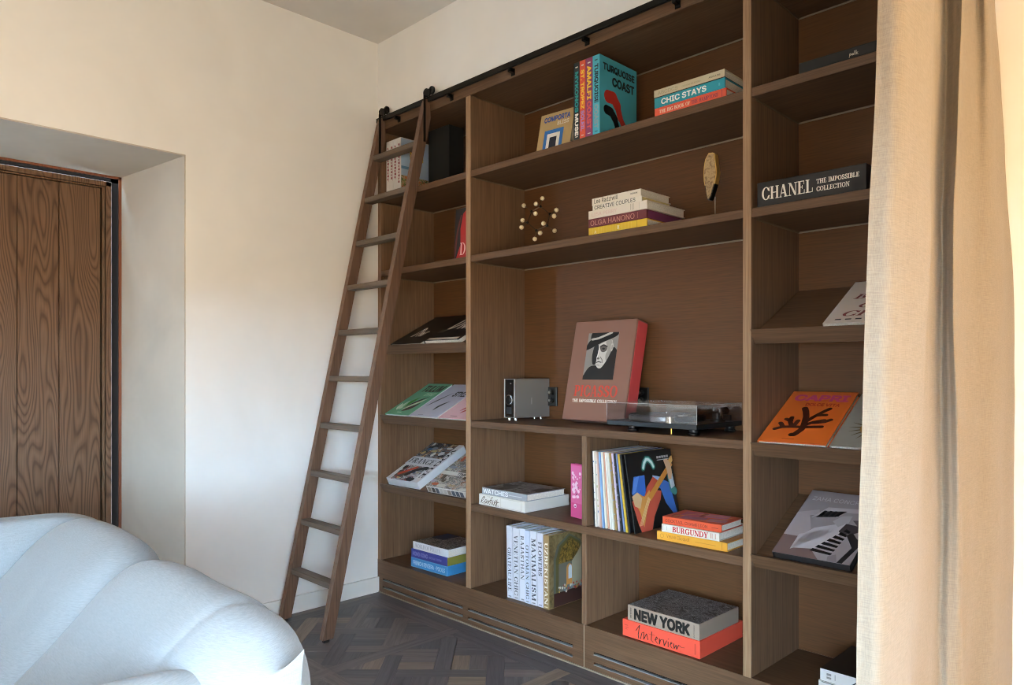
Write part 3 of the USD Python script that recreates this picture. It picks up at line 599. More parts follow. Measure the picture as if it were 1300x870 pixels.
sl.part('rim', slab_y(pl.intersection(R(-1, zc, 1, 2)), .0015, .026), plain('#e3bd6c', .35, .7), smooth=25)
sl.part('face', slab_y(pl.buffer(-.0035), -.0012, .0028), stone, 'mottled grey-brown stone face')
sl.part('tip', slab_y(pl.intersection(R(-1, -1, 1, zc)), .002, .027), plain('#1c1915', .4), 'black lower tip')
sl.part('rod', tube((.002, .014, .0), (.002, .014, pl.bounds[1] + .01), .0018, 10), plain('#b6aa98', .3, .9), smooth=40)
sl.part('base', lathe([[0, 0], [.03, 0], [.03, .004], [0, .004]], 28, at=(.002, .02, 0)), BLACKM)
# --- third shelf, centre bay
am = Thing('amplifier', 'small silver amplifier with black front and round knob', 'amplifier', (.8457, .1355, S3), axes(-.0576)); a_, b_, c_ = .0751, .2306, .197
silver = plain('#8d8882', .4, .25)
am.part('case', cat([bev(0, .004, .0, b_, .012, c_, .0015), bev(a_ - .004, a_, .0, b_, .012, c_, .0018), bev(.003, a_ - .003, .003, b_, c_ - .004, c_, .001), bev(.003, a_ - .003, .003, b_, .012, .016, .001)]), silver)
am.part('front_panel', bev(.004, a_ - .004, .004, .012, .016, c_ - .004, .001), plain('#121213', .18))
am.part('body', bx(.005, a_ - .005, .012, b_ - .004, .016, c_ - .005), plain('#1b1a19', .6))
kz = .012 + (c_ - .012) * .46
kn = am.part('knob', lathe([[0, 0], [.021, 0], [.021, .012], [.018, .014], [0, .014]], 36, (0, -1, 0), (.041, .0045, kz)), plain('#1a1a1b', .25, .4), smooth=40)
am.part('ring', lathe([[.021, 0], [.0245, 0], [.0245, .010], [.021, .011], [.021, 0]], 36, (0, -1, 0), (.041, .0045, kz)), plain('#c9c7c3', .2, 1.), under=kn, smooth=40)
am.part('display_window', bx(.016, .05, .0028, .0042, .03, .062), plain('#3a3f44', .1)); am.part('indicator', bx(.043, .049, .002, .0042, .172, .176), plain('#8d9094', .3))
am.part('emblem', bx(a_ - .0003, a_ + .0008, .108, .113, .075, .107), plain('#c9c6c0', .3, .9))
for xx in (.016, a_ - .014):
    for yy_ in (.022, b_ - .045): am.part('foot', lathe([[0, 0], [.0085, 0], [.0085, .010], [.007, .0125], [0, .0125]], 20, at=(xx, yy_, 0)), plain('#dcdad4', .2, 1.), smooth=40)
def socket(name, label, o, w, h):
    t = Thing(name, label, 'socket', o); t.part('plate', bev(0, w, 0, .012, 0, h, .002), plain('#141312', .4))
    for k in range(2):
        p = t.part('plug', lathe([[0, 0], [.012, 0], [.012, .016], [0, .016]], 20, (0, -1, 0), (w * .5, .0005, h * (.3 + .42 * k))), plain('#26241f', .4), smooth=40); t.part('pin_ring', lathe([[.0, 0], [.006, 0], [.006, .004], [0, .004]], 16, (0, -1, 0), (w * .5, -.0155, h * (.3 + .42 * k))), plain('#bdb9b0', .25, .9), under=p, smooth=40)
socket('wall_socket', 'black wall socket behind the silver amplifier', (.925, .351, 1.03), .062, .092)
socket('wall_socket', 'black wall socket behind the turntable lid and the leaning portrait book', (1.452, .351, 1.05), .062, .078)
B = slipcase('book', 'large brown cloth boxed book with red side and black-and-white portrait, leaning', (1.1694, .1832, .9848), (.3448, .0769, .4487), '#8d6657', -.0232, .2192, r=.0025, rough=.85)
W_, H_ = .3448, .4487
B.part('fore_edge', bev(W_ - .002, W_ + .0015, .009, .0755, .004, H_ - .006, .0008), plain('#cf4a49', .6), 'red cloth side')
B.prt('title', fitp(serif('PICASSO', .012), W_ * .145, H_ * .235, W_ * .70, H_ * .115), 'front', '#d7452f'); B.prt('subtitle', fitp(serif('THE IMPOSSIBLE COLLECTION', .03), W_ * .135, H_ * .178, W_ * .72, H_ * .032), 'front', '#eee6da')
px0, px1, pz0, pz1 = W_ * .254, W_ * .75, H_ * .405, H_ * .875; pw, ph = px1 - px0, pz1 - pz0
pic = B.prt('portrait_print', R(px0, pz0, px1, pz1), 'front', '#8f8a84')
def pp(pts): return affinity.translate(Polygon([(a * pw, b * ph) for a, b in pts]).buffer(pw * .012, quad_segs=2), px0, pz0).intersection(R(px0, pz0, px1, pz1))
def sp(pts):                                          # a smooth closed shape through the points (print fractions)
    P = superloop([p[0] for p in pts], [p[1] for p in pts], len(pts) * 5); return affinity.translate(affinity.scale(Polygon(P).buffer(0), pw, ph, origin=(0, 0)), px0, pz0).intersection(R(px0, pz0, px1, pz1))
def stroke(pts, w): return affinity.translate(LineString([(a * pw, b * ph) for a, b in pts]).buffer(w * pw, quad_segs=3), px0, pz0).intersection(R(px0, pz0, px1, pz1))
for g, c, l in [
    (sp([(-.05, -.05), (1.05, -.05), (1.05, .5), (.95, .66), (.84, .66), (.72, .42), (.55, .28), (.34, .3), (.16, .26), (.02, .1)]), '#191818', 2),
    (sp([(.34, .70), (.33, .55), (.34, .40), (.42, .27), (.54, .24), (.66, .34), (.78, .52), (.84, .68), (.8, .84), (.56, .80)]), '#cfc9c1', 3),
    (sp([(.26, .72), (.38, .74), (.41, .6), (.38, .48), (.37, .34), (.27, .33), (.22, .5)]), '#232121', 4),
    (sp([(.62, .80), (.78, .84), (.86, .70), (.80, .55), (.70, .40), (.66, .52), (.7, .64)]), '#a49d95', 4),
    (sp([(.45, .70), (.55, .75), (.66, .71), (.68, .63), (.6, .585), (.5, .60)]), '#5f5853', 5), (sp([(.52, .66), (.57, .675), (.62, .655), (.57, .63)]), '#131212', 6), (stroke([(.46, .70), (.55, .735), (.68, .70)], .016), '#2a2726', 7),
    (stroke([(.43, .66), (.41, .52), (.39, .455)], .012), '#f0ece6', 6), (sp([(.38, .46), (.44, .475), (.48, .445), (.43, .425)]), '#6b645e', 6), (stroke([(.40, .365), (.46, .38), (.55, .365)], .012), '#3d3835', 6), (stroke([(.50, .48), (.57, .42), (.585, .36)], .011), '#7d766f', 6), (stroke([(.42, .31), (.5, .30)], .008), '#8a837c', 6),
    (sp([(.80, .74), (.85, .77), (.88, .70), (.85, .60), (.81, .62)]), '#c2bbb2', 6), (stroke([(.835, .72), (.845, .65)], .008), '#6b645e', 7),
    (sp([(-.02, .66), (.06, .64), (.5, .79), (.9, .90), (1.03, 1.0), (.9, 1.02), (.5, .96), (.14, .86), (.02, .76)]), '#131212', 7),
    (sp([(.12, .86), (.16, 1.03), (.5, 1.08), (.86, 1.04), (.76, .95), (.4, .88)]), '#1b1a1a', 8), (stroke([(.16, .86), (.36, .88), (.6, .945), (.78, .995)], .028), '#bdb6ad', 9)]:
    B.prt('print_tone', g, 'front', c, l, under=pic)
# turntable
tt = Thing('turntable', 'black turntable under a clear dust cover at the right of the middle shelf', 'turntable', (1.553, .014, S3)); w, d = .402, .33
tt.part('plinth', bev(0, w, 0, d, .0225, .041, .002), plain('#1e2327', .25))
for xx, yy_ in ((.1, .035), (w - .03, .03), (.1, d - .04), (w - .03, d - .04)):
    tt.part('foot', lathe([[0, 0], [.019, 0], [.021, .004], [.021, .008], [.015, .011], [.018, .0145], [.018, .0225], [0, .0225]], 28, at=(xx, yy_, 0)), plain('#24211f', .35, .4), smooth=35)
pc = (.17, .165)
tt.part('platter', lathe([[0, .041], [.146, .041], [.149, .045], [.149, .060], [.146, .062], [0, .062]], 72, at=(*pc, 0)), plain('#4a4f54', .25, .7), smooth=35)
tt.part('mat', lathe([[0, .062], [.144, .062], [.144, .0645], [0, .0645]], 72, at=(*pc, 0)), plain('#101010', .8)); tt.part('spindle', lathe([[0, .06], [.0036, .06], [.0036, .074], [0, .075]], 14, at=(*pc, 0)), plain('#d0ccc4', .15, 1.), smooth=40)
tt.part('motor_pulley', lathe([[0, .041], [.0165, .041], [.0165, .063], [.015, .064], [0, .064]], 32, at=(.272, .03, 0)), plain('#dcd3c0', .22, .95), smooth=40)
tt.part('arm_base', lathe([[0, .041], [.03, .041], [.03, .047], [.02, .05], [.017, .073], [0, .073]], 32, at=(.35, .235, 0)), plain('#1a1a1a', .25, .6), smooth=35)
ta = tt.part('tonearm', tube((.35, .26, .078), (.32, .05, .072), .0042, 12), plain('#c2bfb8', .2, 1.), smooth=40); tt.part('headshell', bev(.305, .327, .03, .062, .066, .071, .001), plain('#bfbcb6', .25, .9), under=ta)
tt.part('counterweight', lathe([[0, 0], [.0145, 0], [.0145, .026], [0, .026]], 28, (.14, .98, .03), (.352, .265, .079)), plain('#1d1c1b', .2, .7), under=ta, smooth=35)
tt.part('gimbal', cat([bev(.333, .341, .228, .242, .06, .092, .001), bev(.36, .368, .228, .242, .06, .092, .001)]), plain('#b7b4ae', .2, 1.))
ACR = look('acrylic', {'t': ('transparent_bsdf', {'color': (.975, .975, .98)}), 'g': ('glossy_bsdf', {'color': (.9, .92, .95), 'roughness': .03}), 'f': ('layer_weight', {'blend': .25}), 'k': ('math', {'math_type': 'multiply_add', 'value2': .45, 'value3': .035}), 'm': ('mix_closure', {})}, [('f.facing', 'k.value1'), ('k.value', 'm.fac'), ('t.BSDF', 'm.closure1'), ('g.BSDF', 'm.closure2')], 'm.closure')
lid = extr(R(0, 0, w, d), .0695); inn = extr(R(.003, .003, w - .003, d - .003), .0665); inn.apply_translation((0, 0, -.001))
lid = trimesh.boolean.difference([lid, inn], engine='manifold'); lid.apply_translation((0, 0, .041)); tt.part('dust_cover', lid, ACR, 'clear acrylic cover')
tt.part('cover_edge', cat([bx(0, w, -.0004, .0006, .1095, .1108), bx(w - .0006, w + .0004, 0, d, .1095, .1108), bx(w - .001, w + .0005, -.0005, .001, .041, .1105), bx(-.0005, .001, -.0005, .001, .041, .1105)]), plain('#a9a8a6', .3))
tt.part('hinge', bev(.05, .08, d - .002, d + .012, .03, .06, .001), BLACKM); tt.part('hinge', bev(w - .08, w - .05, d - .002, d + .012, .03, .06, .001), BLACKM)
tt.part('speed_switch', tube((.284, .02, .0), (.284, .02, .023), .004, 14), plain('#b98f4a', .25, .9), smooth=40)
# --- lower centre, left compartment
B = slipcase('book', 'white boxed book with engraved script on its spine under the grey one', (.7904, .025, S4), (.3075, .2925, .05), '#dedad2', -.0219)
B.prt('spine_panel', R(.15, .004, .285, .046).difference(R(.1512, .0052, .2838, .0448)), 'front', '#bcb2a2'); g = fitp(hand([[(0, 0), (.3, 1.1), (.7, 1.6), (.6, .9), (.1, .3), (.3, 0), (.8, .4)], [(1, .9), (.8, .4), (1, .1), (1.3, .6), (1.2, .2), (1.4, 0)], [(1.5, .8), (1.6, .1), (1.7, .6), (2, .8)], [(2.1, 1.3), (2.1, .2), (2.3, 0)], [(1.9, .9), (2.4, .9)], [(2.5, .8), (2.5, .1), (2.7, .1)], [(2.8, .4), (3.1, .7), (2.9, .9), (2.8, .3), (3.1, .1)], [(3.3, .8), (3.3, .1), (3.4, .6), (3.7, .8)]], .05), .014, .009, .125, .034); B.prt('title', g, 'front', '#5d4e3d')
rg = random.Random(7); fl_ = unary_union([Point(rg.gauss(.1, .03), rg.uniform(.006, .045)).buffer(rg.uniform(.001, .0028), quad_segs=2) for _ in range(46)]); B.prt('engraving', fl_.intersection(R(.03, .004, .146, .046)), 'front', '#76624c', 2)
B = book('book', 'grey book with white capitals on its spine lying on the white boxed one', (.8082, .0283, S4 + .0504), (.298, .251, .0314), 'flat', '#a0a3a6', -.0172, spine='#9fa3a8'); B.prt('title', fitp(sans('WATCHES', True), .008, .006, .17, .0205), 'front', '#eef0f2'); B.prt('subtitle', R(.182, .013, .268, .0165), 'front', '#c6cacd')
bwph = photo('watch_cover', [(.38, '#17191d'), (.46, '#2d3035'), (.5, '#7d8185'), (.56, '#a4a7aa'), (.62, '#4b4f54'), (.7, '#b2b5b7')], 9., 2.); B.prt('cover_photo', R(.003, .003, .295, .248), 'top', None, mat=bwph)
B = book('book', 'pink upright book with pale sketch, half hidden by the short divider', (1.285, .11, S4), (.21, .024, .228), 'face', '#cf4f86', -.1751)
B.prt('artwork', R(0.004, .062, .2, .222), 'front', '#d9689a'); rg = random.Random(11)
B.prt('sketch', unary_union([Point(.012 + .05 * rg.random(), .08 + .11 * rg.random()).buffer(.003 + .005 * rg.random(), quad_segs=2) for _ in range(34)]), 'front', '#f0c9da', 2); B.prt('sketch', Point(.03, .05).buffer(.009, quad_segs=4), 'front', '#ecd3df', 2); B.prt('sketch', unary_union([Point(.03, .048).buffer(.004), Point(.04, .10).buffer(.004), Point(.05, .13).buffer(.003)]), 'front', '#6b2d4d', 3)
# --- base, left of the short divider: seven upright books
xs = [.977, 1.014, 1.054, 1.090, 1.122, 1.161, 1.198, 1.2295]
rows7 = [('CHATEAU LIFE', '#d9dce6', .1, .70, 'first white upright book from the left in the base row'), ('VENETIAN CHIC', '#d3d5dd', .06, .90, 'second white upright book from the left in the base row'), ('RAJASTHAN', '#dddfe8', .3, .90, 'third white upright book from the left in the base row, with shorter title'),
         ('OTTOMAN CHIC', '#cdd5e6', .06, .80, 'pale blue-white upright book in the middle of the base row'), ('MAXIMALISM', '#dadce4', .06, .90, 'white upright book with large dark capitals in the base row'), ('FLOWERS', '#d2d2dd', .42, .88, 'pale lilac-white upright book left of the gold one')]
for i, (t, c, z0, z1, lab) in enumerate(rows7):
    h = .323 - .003 * (i % 2); w = xs[i + 1] - xs[i] - .001
    B = book('book', lab, (xs[i], .029 + .002 * (i % 3), SB), (w, .255, h), 'upright', c, 0, 0, -.02 if i == 0 else -.012, spine=c); B.prt('title', down(serif(t, .005 if i < 4 else .012), w * .2, z0 * h, w * (.58 if i != 4 else .66), (z1 - z0) * h), 'front', '#4d4f58')
    B.prt('spine_mark', R(w * .25, .02 * h, w * .75, .035 * h), 'front', '#8d8f98')
w = xs[7] - xs[6]; h = .318
B = book('book', 'gold upright book with an arched doorway on its cover', (xs[6], .031, SB), (w, .255, h), 'upright', '#9b7f55'); B.prt('title', down(serif('UZBEKISTAN', .015), w * .2, .06 * h, w * .6, .84 * h), 'front', '#eee4d0'); B.prt('spine_mark', R(w * .2, .02 * h, w * .8, .035 * h), 'front', '#d9c9a6')
cv = B.prt('cover_photo', R(.004, 0.003, .252, h - .003), 'right', None, mat=photo('old_wall', [(.35, '#5d4e33'), (.5, '#7d6a45'), (.62, '#8a7a58'), (.75, '#67573b')], 26., 5.))
def arch(x0, x1, z0, zs, zt): return unary_union([R(x0, z0, x1, zs), Polygon([(x0, zs), (x0 + (x1 - x0) * .12, zs + (zt - zs) * .6), ((x0 + x1) / 2, zt), (x1 - (x1 - x0) * .12, zs + (zt - zs) * .6), (x1, zs)])])
B.prt('outer_arch', arch(.03, .235, .05, .21, .308), 'right', '#5f6158', 2, cv); B.prt('arch_band', arch(.045, .225, .05, .205, .300), 'right', '#5d5630', 3, cv); B.prt('vault', arch(.062, .215, .06, .2, .29), 'right', None, 4, cv, mat=photo('gilded_vault', [(.35, '#3f331a'), (.5, '#6f5828'), (.6, '#9a7a38'), (.72, '#4f4022')], 60., 8.))
B.prt('inner_wall', R(.062, .06, .215, .185), 'right', '#6f6c60', 5, cv); B.prt('light_wall', Polygon([(.14, .075), (.215, .075), (.215, .25), (.19, .22), (.15, .185)]), 'right', '#a39a80', 6, cv); B.prt('doorway', arch(.112, .15, .085, .16, .178), 'right', '#c98b45', 7, cv); B.prt('doorway_glow', arch(.125, .148, .11, .158, .172), 'right', '#cdd3da', 8, cv)
B.prt('carpet', R(.03, .003, .25, .062), 'right', '#3d2520', 7, cv); rg = random.Random(3)
for c in ('#d9d4c8', '#b0452f', '#c99a4d', '#6d7f8d'): B.prt('seated_crowd', unary_union([Point(.06 + .17 * rg.random(), .058 + .03 * rg.random()).buffer(.003 + .004 * rg.random(), quad_segs=2) for _ in range(10)]), 'right', c, 8, cv)
# --- base, right of the short divider
B = slipcase('book', 'coral red boxed book with handwritten black title, lower of the two in the base', (1.6278, .0165, SB), (.3391, .3104, .0641), '#e8553f', -.0051)
iv = [[(.0, .55), (.08, 1.), (.05, .3), (.06, .05)], [(.1, .05), (.13, .5), (.17, .6), (.17, .1), (.23, .55), (.26, .15)], [(.34, .8), (.33, .2), (.37, .1)], [(.28, .6), (.4, .6)], [(.42, .3), (.46, .45), (.44, .55), (.41, .3), (.46, .1)], [(.5, .5), (.5, .1), (.52, .4), (.56, .5)], [(.58, .5), (.6, .1), (.65, .5)], [(.68, .45), (.68, .1)], [(.68, .62), (.69, .66)], [(.72, .3), (.76, .45), (.74, .5), (.72, .25), (.76, .1)], [(.79, .45), (.8, .12), (.84, .4), (.85, .12), (.89, .45), (.95, .35), (1.0, .38)]]
B.prt('title', fitp(hand(iv, .008), .062, .006, .215, .052), 'front', '#2b1712'); B.prt('spine_mark', unary_union([R(.01, .042, .026, .045), R(.014, .034, .028, .0365), R(.012, .027, .024, .029)]), 'front', '#c24433'); B.prt('spine_mark', R(.318, .012, .322, .05), 'front', '#c24433')
B = slipcase('book', 'taupe boxed book with heavy black capitals lying on the coral box', (1.6506, .019, SB + .0646), (.3136, .2794, .059), '#a08d7c', -.0105); B.prt('title', fitp(sans('NEW YORK', True, .06), .03, .007, .245, .044), 'front', '#15130f')
B.prt('spine_mark', down(sans('ASSOULINE', True), .012, .01, .006, .04), 'front', '#3a322a'); B.prt('spine_mark', down(sans('ASSOULINE'), .29, .006, .005, .045), 'front', '#5d5145')
B.prt('cover_photo', R(.002, .002, .3116, .2774), 'top', None, mat=photo('night_city', [(.3, '#08080a'), (.44, '#111214'), (.475, '#a9adb2'), (.5, '#0e0e10'), (.54, '#2a2c2f'), (.565, '#c2c5c9'), (.59, '#101012'), (.66, '#5d6064'), (.7, '#0a0a0b')], 17., 9., 2.2, (1, 1.7, 1)))
# --- record sleeves
sl14 = [('#17171a', 'black'), ('#e5e1d9', 'white'), ('#dcd0c4', 'cream'), ('#c9a79b', 'dusty pink'), ('#7fa3cf', 'pale blue'), ('#e2dfd0', 'off-white'), ('#cf9a80', 'salmon'), ('#e8e4da', 'bright white'), ('#dcd7cc', 'pale grey'), ('#9c7d45', 'brownish gold'), ('#cdbfd4', 'lilac speckled'), ('#191a1c', 'black with flecks'), ('#6b7fa8', 'slate blue'), ('#d3ab2e', 'mustard yellow'), ('#1b1b1d', 'dark')]
n = len(sl14); fr = (np.arange(n) / n) ** 1.05
tops = 1.468 + fr * (1.622 - 1.468); bots = 1.480 + fr * (1.668 - 1.480)
ords = ['first', 'second', 'third', 'fourth', 'fifth', 'sixth', 'seventh', 'eighth', 'ninth', 'tenth', 'eleventh', 'twelfth', 'thirteenth', 'fourteenth', 'fifteenth']
def sleeve(i, label, c, last=False):
    roll = -math.asin((bots[i] - tops[i]) / .303); th = .0075 if not last else .005; rgz = random.Random(i)
    b = Box('record_sleeve', label, 'record', (bots[i], .018 + rgz.uniform(0, .006), S4 + .0005 + abs(math.sin(roll)) * 0), (th, .315, .303), 0, 0, roll, 'record sleeves leaning on the short divider')
    b.part('sleeve', bev(0, th, 0, .315, 0, .303, .0012), plain(c, .5)); b.part('inner_sleeve', bx(.0015, th - .0015, .3145, .3158, .003, .3), plain('#e8e4d8', .8))
    if c in ('#dcd0c4', '#cdbfd4', '#191a1c', '#9c7d45', '#e5e1d9'):
        for z in np.cumsum([rgz.uniform(.02, .06) for _ in range(7)]):
            if z < .28: b.prt('spine_fleck', R(th * .25, z, th * rgz.uniform(.55, .8), z + rgz.uniform(.003, .011)), 'front', rgz.choice(['#8d6a6a', '#6d7a9d', '#a8a56a', '#7da0a0']))
    return b
for i, (c, cn) in enumerate(sl14): sleeve(i, f'{cn} record sleeve, {ords[i]} in the row from the short divider', c)
tops = np.append(tops, 1.629); bots = np.append(bots, 1.678)
F = sleeve(n, 'front record sleeve showing a red guitar and blue jacket on black', '#1a1a1a', True)
art = F.prt('cover_photo', R(.0, .0, .315, .303), 'right', '#171819')
def q(u, v):    # cover fractions measured on the sleeve: u from spine, v from the bottom
    return (u * .315, v * .303)
def QP(*pts): return Polygon([q(*p) for p in pts]).buffer(.0015, quad_segs=2)
arc = LineString([q(.34, .80), q(.37, .86), q(.42, .905), q(.47, .90), q(.53, .855), q(.56, .80)])
F.prt('halo', arc.buffer(.014), 'right', '#2d6f63', 2, art); F.prt('halo', arc.buffer(.008), 'right', '#9fd8cb', 3, art); F.prt('halo', arc.buffer(.004), 'right', '#e6f5f0', 4, art)
F.prt('jacket', QP((.04, .50), (.12, .70), (.34, .70), (.32, .47), (.24, .38), (.1, .42)), 'right', '#3a6fc4', 2, art); F.prt('jacket', QP((.52, .68), (.6, .66), (.86, .55), (.96, .14), (.9, .12), (.74, .3), (.66, .5), (.54, .56)), 'right', '#4478c9', 2, art); F.prt('jacket_fold', QP((.52, .68), (.7, .64), (.62, .55), (.53, .56)), 'right', '#a3c0e6', 3, art); F.prt('jacket_fold', QP((.12, .68), (.22, .70), (.12, .52), (.06, .5)), 'right', '#5d8fdb', 3, art)
F.prt('cuff_glow', LineString([q(.90, .62), q(.92, .46), q(.97, .43)]).buffer(.017), 'right', '#4d8f86', 2, art); F.prt('cuff', QP((.87, .66), (.96, .66), (.98, .5), (.9, .47)), 'right', '#cfe0ec', 3, art)
F.prt('guitar_body', QP((.02, .40), (.1, .1), (.14, .0), (.36, .0), (.44, .16), (.62, .36), (.66, .46), (.56, .48), (.62, .6), (.52, .66), (.36, .54), (.3, .44)), 'right', '#cf5a45', 4, art); F.prt('guitar_top', QP((.05, .44), (.16, .24), (.2, .06), (.3, .26), (.42, .42), (.4, .5), (.28, .42), (.14, .5)), 'right', '#dd9a4d', 5, art)
F.prt('guitar_neck', Polygon([q(.34, .42), q(.4, .36), q(.99, .78), q(.95, .84)]), 'right', '#d9913f', 6, art); F.prt('headstock', QP((.93, .78), (1.0, .84), (1.0, .90), (.97, .9), (.9, .84)), 'right', '#e2b060', 7, art)
F.prt('hand', QP((.8, .86), (.88, .87), (.94, .8), (.95, .68), (.92, .6), (.86, .6), (.85, .72)), 'right', '#dcb08a', 8, art); F.prt('hand', QP((.03, .46), (.14, .5), (.22, .42), (.16, .3), (.06, .34)), 'right', '#e0b98a', 8, art); F.prt('strings', unary_union([LineString([q(.1 + k * .02, .08), q(.36 + k * .012, .42 - k * .01)]).buffer(.0008) for k in range(4)]), 'right', '#f0d9a0', 8, art)
F.prt('small_print', unary_union([R(*q(.66 + k * .055, .895), *q(.70 + k * .055, .925)) for k in range(5)] + [R(*q(.66, .868), *q(.93, .878))]), 'right', '#b9b9b9', 2, art)
# --- stack right of the sleeves
B = book('book', 'golden yellow book at the bottom of the stack right of the records', (1.7844, .0181, S4), (.2841, .22, .0309), 'flat', '#e3a33a', .0159); B.prt('title', fitp(sans('Veuve Clicquot'), .042, .008, .095, .017), 'front', '#b4742a'); B.prt('spine_mark', Point(.022, .0155).buffer(.008).difference(Point(.022, .0155).buffer(.0065)), 'front', '#c08532'); B.prt('spine_mark', R(.16, .0135, .24, .0155), 'front', '#c9892f'); B.prt('spine_mark', R(.263, .003, .2642, .028), 'front', '#a86d24'); B.prt('cover_band', R(.2, .003, .282, .217), 'top', '#b8803a')
B = book('book', 'white book with red capitals, middle of the stack right of the records', (1.8044, .0186, S4 + .0313), (.2338, .22, .0289), 'flat', '#dfd6c8', .0164); B.prt('title', fitp(serif('BURGUNDY', .03), .046, .004, .145, .021), 'front', '#c02a30'); B.prt('spine_mark', unary_union([R(.2, .006, .204, .024), R(.207, .006, .2085, .024), R(.218, .006, .221, .024)]), 'front', '#c99a8a'); B.prt('spine_mark', unary_union([R(.006, .006, .0075, .024), R(.022, .008, .0232, .022)]), 'front', '#a9968a')
B = book('book', 'orange-red book with a pink patterned cover on top of the stack', (1.8054, .0238, S4 + .0606), (.2357, .165, .0271), 'flat', '#dc5a38', .0386); B.prt('title', fitp(sans('COCKTAIL CHAMELEON'), .012, .007, .17, .0115), 'front', '#7d2f22'); B.prt('spine_mark', R(.198, .012, .224, .0135), 'front', '#7d2f22')
for p, c in (((.03, .07, .1, .15), '#c9657d'), ((.11, .09, .2, .155), '#cf7fa0'), ((.06, .02, .15, .07), '#a86a80'), ((.16, .03, .225, .08), '#c78aa0'), ((.02, .02, .05, .06), '#b5432e'), ((.1, .075, .12, .15), '#9c3526')): B.prt('cover_art', affinity.rotate(R(*p), 12), 'top', c)
B.prt('cover_art', unary_union([LineString([(.03, .03), (.08, .12), (.2, .13)]).buffer(.002), LineString([(.14, .02), (.2, .06), (.21, .14)]).buffer(.002)]), 'top', '#e0a860', 2)
# --- left bay, from the top
xs = [.036, .069, .102, .1345, .168]
for i, (t, lab) in enumerate([('PATAGONIA', 'first white book with dark red spine print behind the ladder top'), ('CARTAGENA', 'second white book with dark red spine print behind the ladder top'), ('MEXICO CITY', 'third white book with dark red spine print behind the ladder top'), ('TUSCANY', 'fourth white book behind the ladder, with a bright photograph on its cover')]):
    w = xs[i + 1] - xs[i]; B = book('book', lab, (xs[i], .03, S1 + .001), (w - .0008, .235, .30), 'upright', '#ddd6d2')
    B.prt('spine_mark', unary_union([R(w * .3, z, w * (.55 + .15 * ((i + k) % 2)), z + .011) for k, z in enumerate(np.arange(.09 if i != 3 else .06, .27, .0165))]), 'front', '#8d3a45')
    B.prt('spine_mark', R(w * .7, .08, w * .78, .26), 'front', '#b98a92')
B.prt('cover_photo', R(.003, .003, .232, .297), 'right', '#a9bfd6'); B.prt('cover_photo', R(.003, .003, .232, .1), 'right', None, 2, mat=photo('blossom_photo', [(.38, '#1b2413'), (.46, '#5d7a2a'), (.52, '#c9b89a'), (.58, '#a8402e'), (.66, '#d9a13d'), (.8, '#2c2a1c')], 55., 4.))
B.prt('cover_photo', R(.06, .19, .15, .28), 'right', None, 2, mat=photo('yellow_flowers', [(.42, '#d9b72c'), (.5, '#e6cf5a'), (.56, '#3a3320'), (.62, '#b0432f'), (.7, '#d8b93a')], 70., 6.)); B.prt('cover_photo', R(.003, .135, .12, .15), 'right', '#5f86a8', 2)
B = slipcase('book', 'tall black boxed book standing beside the ladder top', (.315, .1, S1 + .001), (.166, .10, .31), '#070706', 0.02, rough=.95); B.prt('emblem', unary_union([Point(.125, .022).buffer(.006), R(.118, .010, .13, .018), Point(.135, .03).buffer(.004)]), 'front', '#8d8568')
B = slipcase('book', 'black and red boxed book with one pale letter, half behind the divider', (.600, .03, S2 - .002), (.125, .03, .25), '#171313', 0., .06)
B.prt('artwork', Polygon([(.018, 0), (.125, 0), (.125, .25), (.095, .245), (.06, .22), (.045, .15), (.05, .07)]).buffer(.002), 'front', '#a8201c'); B.prt('artwork', Polygon([(.0, 0), (.012, .0), (.026, .13), (.05, .215), (.042, .218), (.018, .15), (.004, .06)]), 'front', '#5d2420'); B.prt('title', fitp(serif('DIOR'), .046, .018, .15, .062).intersection(R(0, 0, .1245, .3)), 'front', '#e8b9b0', 2)
DIOR = [[(.0, .0), (.35, 1.1), (.6, .9), (.55, .4), (.1, .0)], [(.75, .0), (.85, .55)], [(1., .3), (1.15, .5), (1.25, .25), (1.1, .02), (1., .3)], [(1.4, .0), (1.5, .5), (1.65, .55)]]
def flatbook(name, label, o, size, cover, rz, **k): return book(name, label, o, size, 'display', cover, rz, -TILT, **k)
B = flatbook('book', 'black book with a small white script title on the upper left display shelf', (.1011, .0211, 1.3259), (.2475, .386 - .03, .02), '#17130f', .023); B.prt('title', fitp(hand(DIOR, .055), .07, .085, .1, .12), 'top', '#e6ddd2')
B = flatbook('book', 'black book with a grey-white script title beside the divider, on a display shelf', (.3851, .0256, 1.3283), (.2558, .3184, .03), '#141210', .0572, spine='#141210'); B.prt('title', fitp(hand(DIOR, .065), .05, .13, .16, .15), 'top', '#e0d8cc'); B.prt('cover_band', R(.02, .004, .24, .028), 'top', '#e0d9cf'); B.prt('cover_band', R(.015, .09, .06, .13), 'top', '#4b4640')
B = flatbook('book', 'mint green book with agave leaves on its cover, on a display shelf', (.048, .0215, .9511), (.2008, .3486, .021), '#6fb08c', .0346, pages=plain('#e8efee', .8)); B.prt('title', fitp(poster('TULUM'), .028, .25, .158, .075), 'top', '#33160f'); B.prt('subtitle', fitp(sans('GYPSET', True), .1, .205, .085, .034), 'top', '#bfe0c2')
def leaf(p0, p1, w, bend): 
    p0, p1 = np.array(p0), np.array(p1); d = p1 - p0; nrm = np.array([-d[1], d[0]]); t = np.linspace(0, 1, 9)[:, None]; c = p0 + d * t + nrm * bend * (t * (1 - t)); L = nrm / np.linalg.norm(nrm) * w * np.sin(PI * t ** .8); return Polygon(np.vstack([c + L, (c - L)[::-1]])).buffer(0)
